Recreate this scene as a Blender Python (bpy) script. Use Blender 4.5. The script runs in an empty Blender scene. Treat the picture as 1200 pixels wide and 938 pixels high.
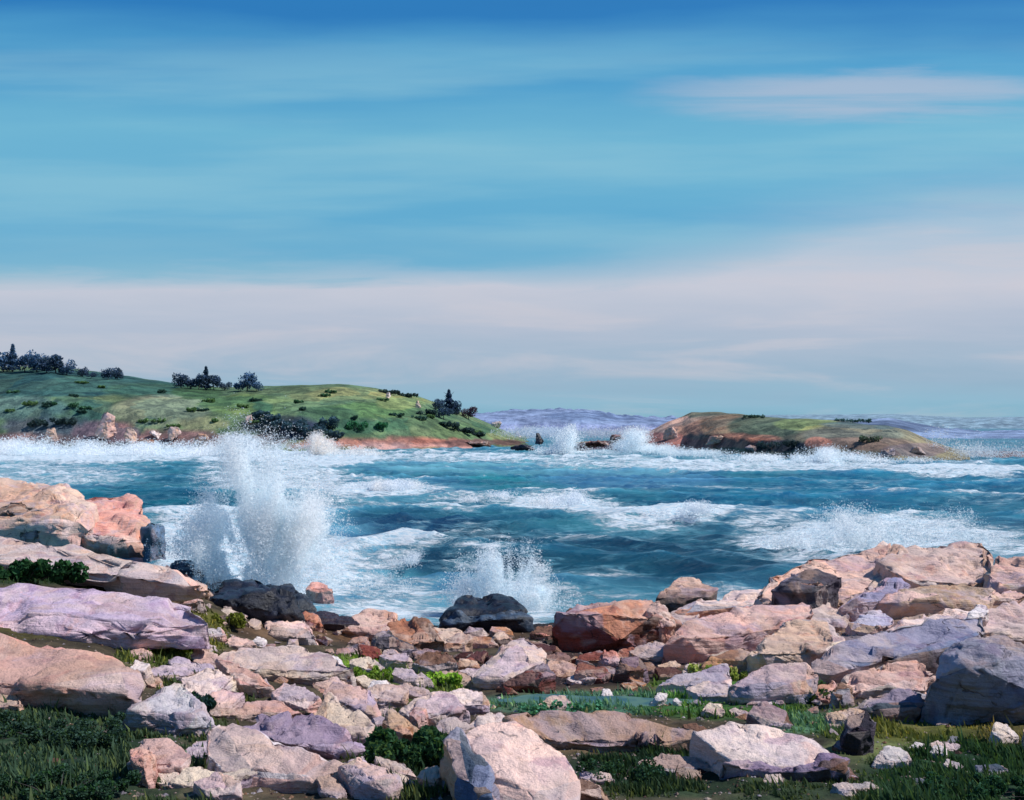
import bpy, bmesh, math, random
import numpy as np
from mathutils import Vector, Matrix, noise as mnoise

random.seed(7); RNG = np.random.default_rng(7)
sc = bpy.context.scene
COL = sc.collection

# ------------------------------------------------------------------ camera geometry
CH = 8.0; F = 1167.0; HZ = 500.0
cam_d = bpy.data.cameras.new('camera'); cam = bpy.data.objects.new('camera', cam_d); COL.objects.link(cam)
cam_d.sensor_width = 36; cam_d.lens = 36 * F / 1200; cam_d.clip_end = 20000; cam_d.clip_start = 0.1
PITCH = math.atan((HZ - 469) / F)
cam.location = (0, 0, CH); cam.rotation_euler = (math.pi / 2 + PITCH, 0, 0)
sc.camera = cam
cp, sp_ = math.cos(PITCH), math.sin(PITCH)

def ray(u, v):
    a = (u - 600) / F; b = (469 - v) / F
    y = cp - b * sp_; z = sp_ + b * cp
    return a / y, z / y                       # dx per unit Y, dz per unit Y
def at(u, v, Y):
    dx, dz = ray(u, v); return Vector((dx * Y, Y, CH + dz * Y))
def proj(x, y, z):
    """world -> picture coordinates (numpy)"""
    zz = z - CH
    depth = y * cp + zz * sp_
    b = (-y * sp_ + zz * cp) / depth
    return 600 + F * x / depth, 469 - F * b

def lin(c):
    c = np.array(c, float) / 255.0
    return np.where(c <= 0.04045, c / 12.92, ((c + 0.055) / 1.055) ** 2.4)
def L3(c, k=1.0): r = lin(c) * k; return (float(r[0]), float(r[1]), float(r[2]), 1.0)

# cheap vectorised noise: gradient-like value noise on a hashed lattice
def _hash(ix, iy, iz, s):
    h = (ix * 374761393 + iy * 668265263 + iz * 2147483647 + s * 974711) & 0xffffffff
    h = ((h ^ (h >> 13)) * 1274126177) & 0xffffffff
    h = h ^ (h >> 16)
    return (h & 0xffff) / 65535.0
def vnoise(x, y, z=0.0, s=0):
    x = np.asarray(x, float); y = np.asarray(y, float); z = np.zeros_like(x) + z
    ix, iy, iz = np.floor(x).astype(np.int64), np.floor(y).astype(np.int64), np.floor(z).astype(np.int64)
    fx, fy, fz = x - ix, y - iy, z - iz
    fx = fx * fx * (3 - 2 * fx); fy = fy * fy * (3 - 2 * fy); fz = fz * fz * (3 - 2 * fz)
    r = 0
    for a in (0, 1):
        for b in (0, 1):
            for c in (0, 1):
                w = (fx if a else 1 - fx) * (fy if b else 1 - fy) * (fz if c else 1 - fz)
                r = r + w * _hash(ix + a, iy + b, iz + c, s)
    return r * 2 - 1
def fbm(x, y, z=0.0, o=4, s=0):
    r = 0; a = 1; t = 0
    x = np.asarray(x, float); y = np.asarray(y, float)
    for i in range(o):
        r = r + a * vnoise(x * 2 ** i, y * 2 ** i, (np.asarray(z, float)) * 2 ** i, s + i); t += a; a *= .5
    return r / t
def sstep(a, b, x):
    t = np.clip((x - a) / (b - a), 0, 1); return t * t * (3 - 2 * t)

# ------------------------------------------------------------------ objects
def put(o, parent=None):
    COL.objects.link(o)
    if parent is not None: o.parent = parent
    return o
def tag(o, label=None, cat=None, group=None, kind=None):
    if label: o['label'] = label
    if cat: o['category'] = cat
    if group: o['group'] = group
    if kind: o['kind'] = kind
    return o
def mesh_np(name, V, Fq, mat, cols=None, foam=None, smooth=True, parent=None):
    """V (n,3), Fq (m,3|4) index arrays"""
    me = bpy.data.meshes.new(name)
    V = np.asarray(V, np.float32); Fq = np.asarray(Fq, np.int32)
    k = Fq.shape[1]
    me.vertices.add(len(V)); me.vertices.foreach_set('co', V.ravel())
    me.loops.add(Fq.size); me.loops.foreach_set('vertex_index', Fq.ravel())
    me.polygons.add(len(Fq)); me.polygons.foreach_set('loop_start', np.arange(0, Fq.size, k, dtype=np.int32))
    me.polygons.foreach_set('loop_total', np.full(len(Fq), k, np.int32))
    me.polygons.foreach_set('use_smooth', np.full(len(Fq), smooth))
    me.update(calc_edges=True)
    if cols is not None:
        a = me.color_attributes.new('tint', 'FLOAT_COLOR', 'POINT')
        c = np.ones((len(V), 4), np.float32); c[:, :3] = cols
        a.data.foreach_set('color', c.ravel())
    if foam is not None:
        a = me.attributes.new('foam', 'FLOAT', 'POINT'); a.data.foreach_set('value', np.asarray(foam, np.float32))
    me.materials.append(mat)
    o = bpy.data.objects.new(name, me)
    return put(o, parent)
def grid_faces(nr, nc):
    i = np.arange(nr - 1)[:, None] * nc + np.arange(nc - 1)[None, :]
    return np.stack([i, i + 1, i + nc + 1, i + nc], -1).reshape(-1, 4)
def paint(U, Vv, base, patches, lo=.45, hi=1.5):
    """blend soft ground-cover patches; each (u, v, ru, rv, colour, strength)"""
    C = np.zeros((len(U), 3)) + base
    for (u, v, ru, rv, c, s) in patches:
        d = ((U - u) / ru) ** 2 + ((Vv - v) / rv) ** 2
        w = (s * (1 - sstep(lo, hi, d)))[:, None]
        C = C * (1 - w) + lin(c) * w
    return C

# ------------------------------------------------------------------ materials
def mat(name):
    m = bpy.data.materials.new(name); m.use_nodes = True
    nt = m.node_tree; nt.nodes.clear()
    out = nt.nodes.new('ShaderNodeOutputMaterial')
    return m, nt, out
class N:
    def __init__(s, nt): s.nt = nt
    def __call__(s, t, ins=None, **kw):
        n = s.nt.nodes.new('ShaderNode' + t)
        for k, v in kw.items(): setattr(n, k, v)
        for k, v in (ins or {}).items():
            sock = n.inputs[k]
            if isinstance(v, bpy.types.NodeSocket): s.nt.links.new(v, sock)
            else: sock.default_value = v
        return n
    def math(s, op, a, b=0.0, c=None, clamp=False):
        n = s.nt.nodes.new('ShaderNodeMath'); n.operation = op; n.use_clamp = clamp
        for i, v in enumerate((a, b) if c is None else (a, b, c)):
            if isinstance(v, bpy.types.NodeSocket): s.nt.links.new(v, n.inputs[i])
            else: n.inputs[i].default_value = v
        return n.outputs[0]
    def mix(s, f, a, b, mode='MIX'):
        n = s.nt.nodes.new('ShaderNodeMix'); n.data_type = 'RGBA'; n.blend_type = mode; n.clamp_factor = True
        for i, v in ((0, f), (6, a), (7, b)):
            if isinstance(v, bpy.types.NodeSocket): s.nt.links.new(v, n.inputs[i])
            else: n.inputs[i].default_value = v
        return n.outputs[2]
    def ss(s, x, a, b):
        n = s.nt.nodes.new('ShaderNodeMapRange'); n.interpolation_type = 'SMOOTHSTEP'
        s.nt.links.new(x, n.inputs[0]); n.inputs[1].default_value = a; n.inputs[2].default_value = b
        return n.outputs[0]

def rock_material(stain=1.0, name='weathered_granite'):
    m, nt, out = mat(name); q = N(nt)
    co = q('TexCoord').outputs['Object']
    att = q('Attribute', attribute_name='tint').outputs['Color']
    warp = q('TexNoise', {'Vector': co, 'Scale': 1.3, 'Detail': 4.0}).outputs['Color']
    co2 = q('VectorMath', {0: co, 1: q('VectorMath', {0: warp, 'Scale': 0.9}, operation='SCALE').outputs[0]}, operation='ADD').outputs[0]
    vor = q('TexVoronoi', {'Vector': co2, 'Scale': 1.5}, feature='F1')
    vc = q('SeparateColor', {'Color': vor.outputs['Color']})
    # mineral patches: lighter, pinker, ochre, violet grey
    c = att
    pa = q('TexNoise', {'Vector': co, 'Scale': .9, 'Detail': 7.0, 'Roughness': .62, 'Distortion': .8}); pc = q('SeparateColor', {'Color': pa.outputs['Color']})
    c = q.mix(q.math('MULTIPLY', q.ss(pc.outputs[0], .50, .58), .8), c, q.mix(1.0, c, (1.20, 1.12, 1.05, 1), 'MULTIPLY'))
    c = q.mix(q.math('MULTIPLY', q.ss(pc.outputs[1], .55, .60), .8), c, q.mix(1.0, c, (.72, .64, .74, 1), 'MULTIPLY'))
    c = q.mix(q.math('MULTIPLY', q.ss(pc.outputs[2], .56, .60), .75), c, q.mix(1.0, c, (1.10, .92, .82, 1), 'MULTIPLY'))
    c = q.mix(q.math('MULTIPLY', q.ss(vc.outputs[0], .55, .60), .5), c, q.mix(1.0, c, (.80, .80, .90, 1), 'MULTIPLY'))
    n1 = q('TexNoise', {'Vector': co, 'Scale': 2.2, 'Detail': 9.0, 'Roughness': .68}).outputs['Fac']
    c = q.mix(q.math('MULTIPLY', q.ss(n1, .35, .72), .55), c, q.mix(1.0, c, (1.32, 1.27, 1.25, 1), 'MULTIPLY'))
    c = q.mix(q.math('MULTIPLY', q.ss(n1, .50, .28), .34), c, q.mix(1.0, c, (.52, .50, .56, 1), 'MULTIPLY'))
    sp = q('TexNoise', {'Vector': co, 'Scale': 38.0, 'Detail': 3.0, 'Roughness': .8}).outputs['Fac']
    c = q.mix(q.math('MULTIPLY', q.ss(sp, .56, .66), .22), c, q.mix(1.0, c, (.45, .42, .42, 1), 'MULTIPLY'))
    c = q.mix(q.math('MULTIPLY', q.ss(sp, .42, .34), .3), c, q.mix(1.0, c, (1.35, 1.33, 1.3, 1), 'MULTIPLY'))
    # joints and cracks
    cw = q('TexNoise', {'Vector': co, 'Scale': 2.6, 'Detail': 6.0}).outputs['Color']
    co3 = q('VectorMath', {0: co, 1: q('VectorMath', {0: cw, 'Scale': .55}, operation='SCALE').outputs[0]}, operation='ADD').outputs[0]
    cr = q('TexVoronoi', {'Vector': co3, 'Scale': .55}, feature='DISTANCE_TO_EDGE').outputs['Distance']
    crm = q.math('MULTIPLY', q.ss(cr, .016, .003), q.ss(pc.outputs[1], .47, .40))
    c = q.mix(q.math('MULTIPLY', crm, .6), c, L3((52, 42, 46)))
    # lichen and wet foot
    li = q('TexNoise', {'Vector': co, 'Scale': 1.1, 'Detail': 8.0, 'Roughness': .75, 'Distortion': .4}).outputs['Fac']
    c = q.mix(q.math('MULTIPLY', q.ss(li, .64, .70), .55), c, L3((128, 122, 88)))
    # large soft stains shared by the whole shore (world space), bedding bands, dark wet weed line low down
    wp = q('NewGeometry').outputs['Position']
    s1 = q('TexNoise', {'Vector': wp, 'Scale': .55, 'Detail': 6.0, 'Roughness': .6, 'Distortion': 1.0}); s2 = q('SeparateColor', {'Color': s1.outputs['Color']})
    c = q.mix(q.math('MULTIPLY', q.ss(s2.outputs[0], .50, .60), .40 * stain), c, L3((218, 194, 180)))
    c = q.mix(q.math('MULTIPLY', q.ss(s2.outputs[1], .54, .62), .40 * stain), c, L3((176, 164, 184)))
    c = q.mix(q.math('MULTIPLY', q.ss(s2.outputs[2], .55, .61), .35 * stain), c, L3((188, 150, 124)))
    bd = q('TexNoise', {'Vector': q('Mapping', {'Vector': co, 'Rotation': (.25, .3, 0), 'Scale': (.5, .5, 7.0)}).outputs[0], 'Scale': 1.6, 'Detail': 6.0, 'Roughness': .6}).outputs['Fac']
    c = q.mix(q.math('MULTIPLY', q.ss(bd, .55, .68), .45), c, q.mix(1.0, c, (.58, .55, .62, 1), 'MULTIPLY'))
    hz = q('SeparateXYZ', {0: wp}).outputs[2]
    c = q.mix(q.math('MULTIPLY', q.ss(q.math('ADD', hz, q.math('MULTIPLY', n1, .8)), 1.25, .7), .75 * stain), c, L3((58, 50, 50)))
    b1 = q('TexNoise', {'Vector': co, 'Scale': 5.0, 'Detail': 10.0, 'Roughness': .7}).outputs['Fac']
    hh = q.math('ADD', q.math('MULTIPLY', b1, 1.0), q.math('MULTIPLY', crm, -.5))
    hh = q.math('ADD', hh, q.math('MULTIPLY', n1, .9))
    hh = q.math('ADD', hh, q.math('MULTIPLY', bd, .9))
    bp = q('Bump', {'Height': hh, 'Strength': .75, 'Distance': .12})
    r = q('BsdfPrincipled', {'Base Color': c, 'Roughness': .82, 'Normal': bp.outputs[0], 'Specular IOR Level': .25})
    nt.links.new(r.outputs[0], out.inputs[0]); return m

def wet_rock_material():
    m, nt, out = mat('wet_black_rock'); q = N(nt)
    co = q('TexCoord').outputs['Object']
    att = q('Attribute', attribute_name='tint').outputs['Color']
    n1 = q('TexNoise', {'Vector': co, 'Scale': 2.0, 'Detail': 9.0, 'Roughness': .7}).outputs['Fac']
    c = q.mix(q.ss(n1, .4, .62), att, q.mix(1.0, att, (1.8, 2.0, 2.2, 1), 'MULTIPLY'))
    fo = q('TexNoise', {'Vector': co, 'Scale': 3.2, 'Detail': 8.0, 'Roughness': .8, 'Distortion': .6}).outputs['Fac']
    c = q.mix(q.ss(fo, .68, .72), c, L3((130, 180, 205)))
    bp = q('Bump', {'Height': n1, 'Strength': .8, 'Distance': .15})
    r = q('BsdfPrincipled', {'Base Color': c, 'Roughness': .38, 'Normal': bp.outputs[0], 'Specular IOR Level': .35})
    nt.links.new(r.outputs[0], out.inputs[0]); return m

def ground_material(name, scale=1.0, bump=.1, rough=.95, streak=False, scrub=False):
    m, nt, out = mat(name); q = N(nt)
    co = q('TexCoord').outputs['Object']
    if streak: co = q('Mapping', {'Vector': co, 'Scale': (1, .4, 2.5)}).outputs[0]
    att = q('Attribute', attribute_name='tint').outputs['Color']
    n1 = q('TexNoise', {'Vector': co, 'Scale': 1.2 * scale, 'Detail': 9.0, 'Roughness': .7}).outputs['Fac']
    n2 = q('TexNoise', {'Vector': co, 'Scale': 9.0 * scale, 'Detail': 5.0, 'Roughness': .7}).outputs['Fac']
    c = q.mix(q.ss(n1, .40, .62), q.mix(1.0, att, (.55, .58, .6, 1), 'MULTIPLY'), q.mix(1.0, att, (1.25, 1.25, 1.15, 1), 'MULTIPLY'))
    c = q.mix(q.math('MULTIPLY', q.ss(n2, .52, .66), .5), c, q.mix(1.0, c, (.45, .45, .5, 1), 'MULTIPLY'))
    if scrub:
        wpn = q('TexNoise', {'Vector': co, 'Scale': .05, 'Detail': 5.0}).outputs['Color']
        cw_ = q('VectorMath', {0: q('Mapping', {'Vector': co, 'Scale': (1, .5, 1)}).outputs[0], 1: q('VectorMath', {0: wpn, 'Scale': 26.0}, operation='SCALE').outputs[0]}, operation='ADD').outputs[0]
        fv = q('SeparateColor', {'Color': q('TexVoronoi', {'Vector': cw_, 'Scale': .055}).outputs['Color']})
        c = q.mix(q.math('MULTIPLY', q.ss(fv.outputs[0], .55, .6), .6), c, q.mix(1.0, c, (1.35, 1.2, 1.05, 1), 'MULTIPLY'))
        c = q.mix(q.math('MULTIPLY', q.ss(fv.outputs[1], .6, .64), .65), c, q.mix(1.0, c, (.5, .66, .8, 1), 'MULTIPLY'))
        c = q.mix(q.math('MULTIPLY', q.ss(fv.outputs[2], .72, .76), .5), c, q.mix(1.0, c, (1.35, .95, .8, 1), 'MULTIPLY'))
        sc_ = q('TexNoise', {'Vector': co, 'Scale': .35, 'Detail': 4.0, 'Roughness': .7}).outputs['Fac']
        c = q.mix(q.math('MULTIPLY', q.ss(sc_, .60, .64), .75), c, q.mix(1.0, c, (.32, .42, .5, 1), 'MULTIPLY'))
    h = q.math('ADD', n1, q.math('MULTIPLY', n2, .4))
    bp = q('Bump', {'Height': h, 'Strength': .8, 'Distance': bump})
    r = q('BsdfPrincipled', {'Base Color': c, 'Roughness': rough, 'Normal': bp.outputs[0], 'Specular IOR Level': .15})
    nt.links.new(r.outputs[0], out.inputs[0]); return m

def leaf_material(name='foliage'):
    m, nt, out = mat(name); q = N(nt)
    att = q('Attribute', attribute_name='tint').outputs['Color']
    d = q('BsdfDiffuse', {'Color': att}); t = q('BsdfTranslucent', {'Color': q.mix(1.0, att, (1.2, 1.3, .8, 1), 'MULTIPLY')})
    mx = q('MixShader', {0: .3, 1: d.outputs[0], 2: t.outputs[0]})
    nt.links.new(mx.outputs[0], out.inputs[0]); return m

def spray_material():
    m, nt, out = mat('white_spray'); q = N(nt)
    att = q('Attribute', attribute_name='tint').outputs['Color']
    g = q('NewGeometry').outputs['Normal']
    nb = q('VectorMath', {0: q('VectorMath', {0: q('VectorMath', {0: g, 'Scale': .5}, operation='SCALE').outputs[0], 1: (.35, -.25, .75)}, operation='ADD').outputs[0]}, operation='NORMALIZE').outputs[0]
    d = q('BsdfDiffuse', {'Color': att}); t = q('BsdfTranslucent', {'Color': att})
    mx = q('MixShader', {0: .5, 1: d.outputs[0], 2: t.outputs[0]})
    tr = q('BsdfTransparent')
    m2 = q('MixShader', {0: .35, 1: mx.outputs[0], 2: tr.outputs[0]})
    nt.links.new(m2.outputs[0], out.inputs[0]); return m

def water_material():
    m, nt, out = mat('sea_water'); q = N(nt)
    co = q('TexCoord').outputs['Object']
    att = q('Attribute', attribute_name='tint').outputs['Color']
    fm = q('Attribute', attribute_name='foam').outputs['Fac']
    mp = q('Mapping', {'Vector': co, 'Scale': (.42, 1.0, 1.0)}).outputs[0]
    n0 = q('TexNoise', {'Vector': mp, 'Scale': .16, 'Detail': 6.0, 'Roughness': .6}).outputs['Fac']
    n1 = q('TexNoise', {'Vector': mp, 'Scale': .85, 'Detail': 10.0, 'Roughness': .72, 'Distortion': .5}).outputs['Fac']
    n2 = q('TexNoise', {'Vector': mp, 'Scale': 3.4, 'Detail': 8.0, 'Roughness': .75, 'Distortion': .3}).outputs['Fac']
    wcol = q.mix(q.ss(n0, .38, .62), q.mix(1.0, att, (.54, .66, .80, 1), 'MULTIPLY'), q.mix(1.0, att, (1.2, 1.22, 1.16, 1), 'MULTIPLY'))
    wcol = q.mix(q.math('MULTIPLY', q.ss(n1, .5, .66), .35), wcol, L3((96, 160, 178)))
    n3 = q('TexNoise', {'Vector': mp, 'Scale': .30, 'Detail': 5.0, 'Roughness': .6, 'Distortion': 1.2}).outputs['Fac']
    nn = q.math('ADD', q.math('MULTIPLY', n1, .45), q.math('ADD', q.math('MULTIPLY', n2, .30), q.math('MULTIPLY', n3, .25)))
    # foam cover grows out of the noise as the amount rises
    thr = q.math('SUBTRACT', .665, q.math('MULTIPLY', fm, .27))
    fo = q.math('MULTIPLY', q.math('SUBTRACT', nn, thr), 13.0, clamp=True)
    lace = q.math('MULTIPLY', q.math('SUBTRACT', nn, q.math('SUBTRACT', thr, .07)), 7.0, clamp=True)
    wcol = q.mix(q.math('MULTIPLY', lace, .6), wcol, L3((134, 192, 210)))
    fcol = q.mix(q.ss(n2, .35, .6), L3((160, 196, 214)), L3((222, 226, 230)))
    c = q.mix(q.math('MULTIPLY', fo, .93), wcol, fcol)
    h = q.math('ADD', q.math('MULTIPLY', n1, 1.0), q.math('MULTIPLY', n2, .5))
    h = q.math('ADD', h, q.math('MULTIPLY', fo, .35))
    bp = q('Bump', {'Height': h, 'Strength': .7, 'Distance': .45})
    rg = q.math('ADD', .30, q.math('MULTIPLY', fo, .55))
    r = q('BsdfPrincipled', {'Base Color': c, 'Roughness': rg, 'Normal': bp.outputs[0], 'IOR': 1.33, 'Specular IOR Level': .22})
    nt.links.new(r.outputs[0], out.inputs[0]); return m

def bark_material():
    m, nt, out = mat('bark'); q = N(nt)
    n = q('TexNoise', {'Vector': q('TexCoord').outputs['Object'], 'Scale': 3.0, 'Detail': 5.0}).outputs['Fac']
    r = q('BsdfPrincipled', {'Base Color': q.mix(n, L3((40, 38, 44)), L3((86, 78, 76))), 'Roughness': .9})
    nt.links.new(r.outputs[0], out.inputs[0]); return m

M_ROCK = rock_material(); M_PALE = rock_material(.15, 'quartz_white_stone'); M_WET = wet_rock_material()
M_GROUND = ground_material('coastal_turf', 1.0, .08)
M_HILL = ground_material('hill_grass', .12, 1.6, scrub=True)
M_CLIFF = ground_material('hazed_distant_wood', .02, 4.0)
M_LEAF = leaf_material(); M_SPRAY = spray_material(); M_SEA = water_material(); M_BARK = bark_material()

# ------------------------------------------------------------------ light, sky
SUN = Vector((0.64, -0.02, 0.72)).normalized()
sd = bpy.data.lights.new('sun', 'SUN'); sd.energy = 4.8; sd.angle = math.radians(.6); sd.color = (1, .965, .925)
so = put(bpy.data.objects.new('sun', sd)); so.rotation_euler = SUN.to_track_quat('Z', 'Y').to_euler()
w = bpy.data.worlds.new('World'); sc.world = w; w.use_nodes = True
nt = w.node_tree; nt.nodes.clear(); q = N(nt)
out = nt.nodes.new('ShaderNodeOutputWorld')
sky = q('TexSky', sky_type='NISHITA'); sky.sun_disc = False
sky.sun_elevation = math.asin(SUN.z); sky.sun_rotation = math.atan2(SUN.x, SUN.y)
sky.air_density = 1.3; sky.dust_density = .6; sky.ozone_density = 3.0
d = q('TexCoord').outputs['Generated']
sx = q('SeparateXYZ', {0: d})
hor = q.math('SQRT', q.math('ADD', q.math('MULTIPLY', q.math('MULTIPLY', sx.outputs[0], sx.outputs[0]), .06), q.math('MULTIPLY', sx.outputs[1], sx.outputs[1])))
t = q.math('DIVIDE', sx.outputs[2], q.math('MAXIMUM', hor, .001))          # tangent of the elevation
az = q.math('ARCTAN2', sx.outputs[0], sx.outputs[1])
cx = q('CombineXYZ', {0: q.math('MULTIPLY', az, 1.0), 1: q.math('MULTIPLY', t, 7.0), 2: 0.0}).outputs[0]
wn = q('TexNoise', {'Vector': cx, 'Scale': 1.6, 'Detail': 5.0, 'Roughness': .5}).outputs['Fac']
wn2 = q('TexNoise', {'Vector': cx, 'Scale': 4.5, 'Detail': 7.0, 'Roughness': .6, 'Distortion': .3}).outputs['Fac']
tw = q.math('ADD', t, q.math('MULTIPLY', q.math('SUBTRACT', wn, .5), .16))
rp = q('ValToRGB', {0: tw})
el = rp.color_ramp.elements
stops = [(0.0, (112, 172, 196)), (.03, (142, 176, 196)), (.14, (124, 180, 206)), (.20, (84, 166, 206)), (.29, (106, 180, 210)), (.36, (72, 158, 204)), (.43, (18, 118, 186)), (.7, (6, 84, 150))]
el[0].position = stops[0][0]; el[0].color = L3(stops[0][1]); el[1].position = stops[-1][0]; el[1].color = L3(stops[-1][1])
for p_, c_ in stops[1:-1]:
    e = el.new(p_); e.color = L3(c_)
base = q.mix(.15, rp.outputs[0], q.mix(1.0, sky.outputs[0], (.10, .10, .10, 1), 'MULTIPLY'))
# low haze bank with a fairly crisp upper rim on the left, soft and higher on the right
rise = q.math('MULTIPLY', q.ss(az, .02, .44), .095)
edge = q.math('ADD', q.math('ADD', .156, rise), q.math('MULTIPLY', q.math('SUBTRACT', wn, .5), .045))
edge = q.math('ADD', edge, q.math('MULTIPLY', q.math('SUBTRACT', wn2, .5), .050))
soft = q.math('ADD', .028, q.math('MULTIPLY', q.ss(az, -.05, .25), .060))
soft = q.math('ADD', soft, q.math('MULTIPLY', q.ss(wn2, .45, .65), .03))
bank = q.math('DIVIDE', q.math('SUBTRACT', q.math('ADD', edge, q.math('MULTIPLY', soft, .5)), t), soft, clamp=True)
bank = q.math('MULTIPLY', bank, bank)
bcol = q('ValToRGB', {0: q.math('ADD', t, q.math('MULTIPLY', q.math('SUBTRACT', wn2, .5), .05))})
e = bcol.color_ramp.elements
e[0].position = 0; e[0].color = L3((118, 172, 194)); e[1].position = .2; e[1].color = L3((168, 192, 212))
for p_, c_ in ((.022, (142, 182, 204)), (.05, (152, 178, 200)), (.10, (178, 187, 205)), (.145, (200, 200, 212))):
    x = e.new(p_); x.color = L3(c_)
cx3 = q('CombineXYZ', {0: q.math('MULTIPLY', az, 2.2), 1: q.math('MULTIPLY', t, 16.0), 2: 7.7}).outputs[0]
wn3 = q('TexNoise', {'Vector': cx3, 'Scale': 1.3, 'Detail': 7.0, 'Roughness': .58, 'Distortion': .5}).outputs['Fac']
bc = q.mix(q.math('MULTIPLY', q.ss(wn3, .48, .68), .55), bcol.outputs[0], L3((206, 200, 208)))
bc = q.mix(q.math('MULTIPLY', q.math('MULTIPLY', q.ss(wn3, .50, .30), .3), q.ss(t, .16, .05)), bc, L3((136, 168, 192)))
skyc = q.mix(q.math('MULTIPLY', bank, .9), base, bc)
# thin streaky cloud higher up
cx2 = q('CombineXYZ', {0: q.math('MULTIPLY', az, 1.5), 1: q.math('MULTIPLY', q.math('SUBTRACT', t, q.math('MULTIPLY', az, .015)), 15.0), 2: 3.3}).outputs[0]
st = q('TexNoise', {'Vector': cx2, 'Scale': 1.15, 'Detail': 5.0, 'Roughness': .5}).outputs['Fac']
stf = q.math('MULTIPLY', q.math('MULTIPLY', q.ss(st, .42, .66), q.ss(t, .15, .21)), q.ss(t, .42, .34))
# one pinkish streak high on the right
sk = q.math('ADD', q.math('POWER', q.math('DIVIDE', q.math('SUBTRACT', az, .34), .17), 2.0), q.math('POWER', q.math('DIVIDE', q.math('ADD', q.math('SUBTRACT', t, .333), q.math('MULTIPLY', q.math('SUBTRACT', wn2, .5), .05)), .022), 2.0))
skf = q.math('MULTIPLY', q.math('MULTIPLY', q.ss(sk, 2.2, 0.0), .6), q.ss(wn3, .35, .6))
skyc = q.mix(q.math('MULTIPLY', stf, .45), skyc, L3((148, 196, 212)))
skyc = q.mix(skf, skyc, L3((186, 190, 208)))
skyc = q.mix(q.ss(sx.outputs[2], -.02, -.2), skyc, L3((60, 100, 120)))
bg = q('Background', {'Color': skyc, 'Strength': 1.05})
nt.links.new(bg.outputs[0], out.inputs[0])

# ------------------------------------------------------------------ near ground
GP = [(-300,700,24),(-300,900,10),(0,938,9),(0,830,12.5),(0,745,17),(0,683,22),(0,640,27),(100,668,26),(180,668,28),(235,697,29),(200,750,21),
      (150,832,13.5),(250,938,9.2),(240,730,25),(300,728,35),(400,735,34),(480,765,29),(540,765,29),(515,738,39),(640,742,36),(700,762,32),(790,765,29),
      (560,803,21),(300,762,26),(400,800,20),(350,850,14.5),(560,850,14.5),(600,938,9.3),(700,820,17.5),(800,855,14.5),(900,820,17.5),(950,803,19),
      (870,778,24),(1000,832,16),(1200,832,15.5),(1100,900,10.8),(1200,938,9.2),(1500,850,14),(1500,700,26),(1000,745,25.5),(1150,745,25),(1000,700,32),
      (1150,695,33),(850,745,31),(820,720,36),(600,1100,6),(0,1100,6),(1200,1100,6)]
PW = []
for (u, v, Y) in GP: PW.append(tuple(at(u, v, Y)))
for x in range(-44, -9, 7): PW += [(x, 36, 3.3), (x, 42, -1.0), (x, 50, -2.5)]
for x in (-6, 0, 6): PW += [(x, 45, -.8), (x, 52, -2.5)]
for x in range(11, 50, 7): PW += [(x, 38, 2.0), (x, 45, -1.0), (x, 52, -2.5)]
for x in (-50, -20, 20, 50): PW += [(x, -6, 6.0), (x, 62, -4)]
PW = np.array(PW)
def rbf_fit(P):
    n = len(P); D = np.linalg.norm(P[:, None, :2] - P[None, :, :2], axis=2)
    A = np.zeros((n + 3, n + 3)); A[:n, :n] = D - np.eye(n) * .6
    A[:n, n] = 1; A[:n, n + 1:] = P[:, :2]; A[n, :n] = 1; A[n + 1:, :n] = P[:, :2].T
    return np.linalg.solve(A, np.concatenate([P[:, 2], [0, 0, 0]]))
WR = rbf_fit(PW)
def gz(x, y):
    x = np.asarray(x, float); y = np.asarray(y, float); s = x.shape
    X = np.stack([x.ravel(), y.ravel()], 1)
    r = np.empty(len(X))
    for i in range(0, len(X), 20000):
        q_ = X[i:i + 20000]
        D = np.linalg.norm(q_[:, None] - PW[None, :, :2], axis=2)
        r[i:i + 20000] = D @ WR[:len(PW)] + WR[len(PW)] + q_ @ WR[len(PW) + 1:]
    r += .10 * fbm(X[:, 0] * .8, X[:, 1] * .8, 0, 4, 5)
    return r.reshape(s)
YS = np.concatenate([np.arange(5, 62, .1)])
def hit(u, v):
    """distance at which the sight line meets the ground (or the sea)"""
    dx, dz = ray(u, v)
    z = CH + dz * YS; g = np.maximum(gz(dx * YS, YS), 0.0)
    k = np.argmax(z <= g)
    return float(YS[k]) if z[k] <= g[k] else 60.0

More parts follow.
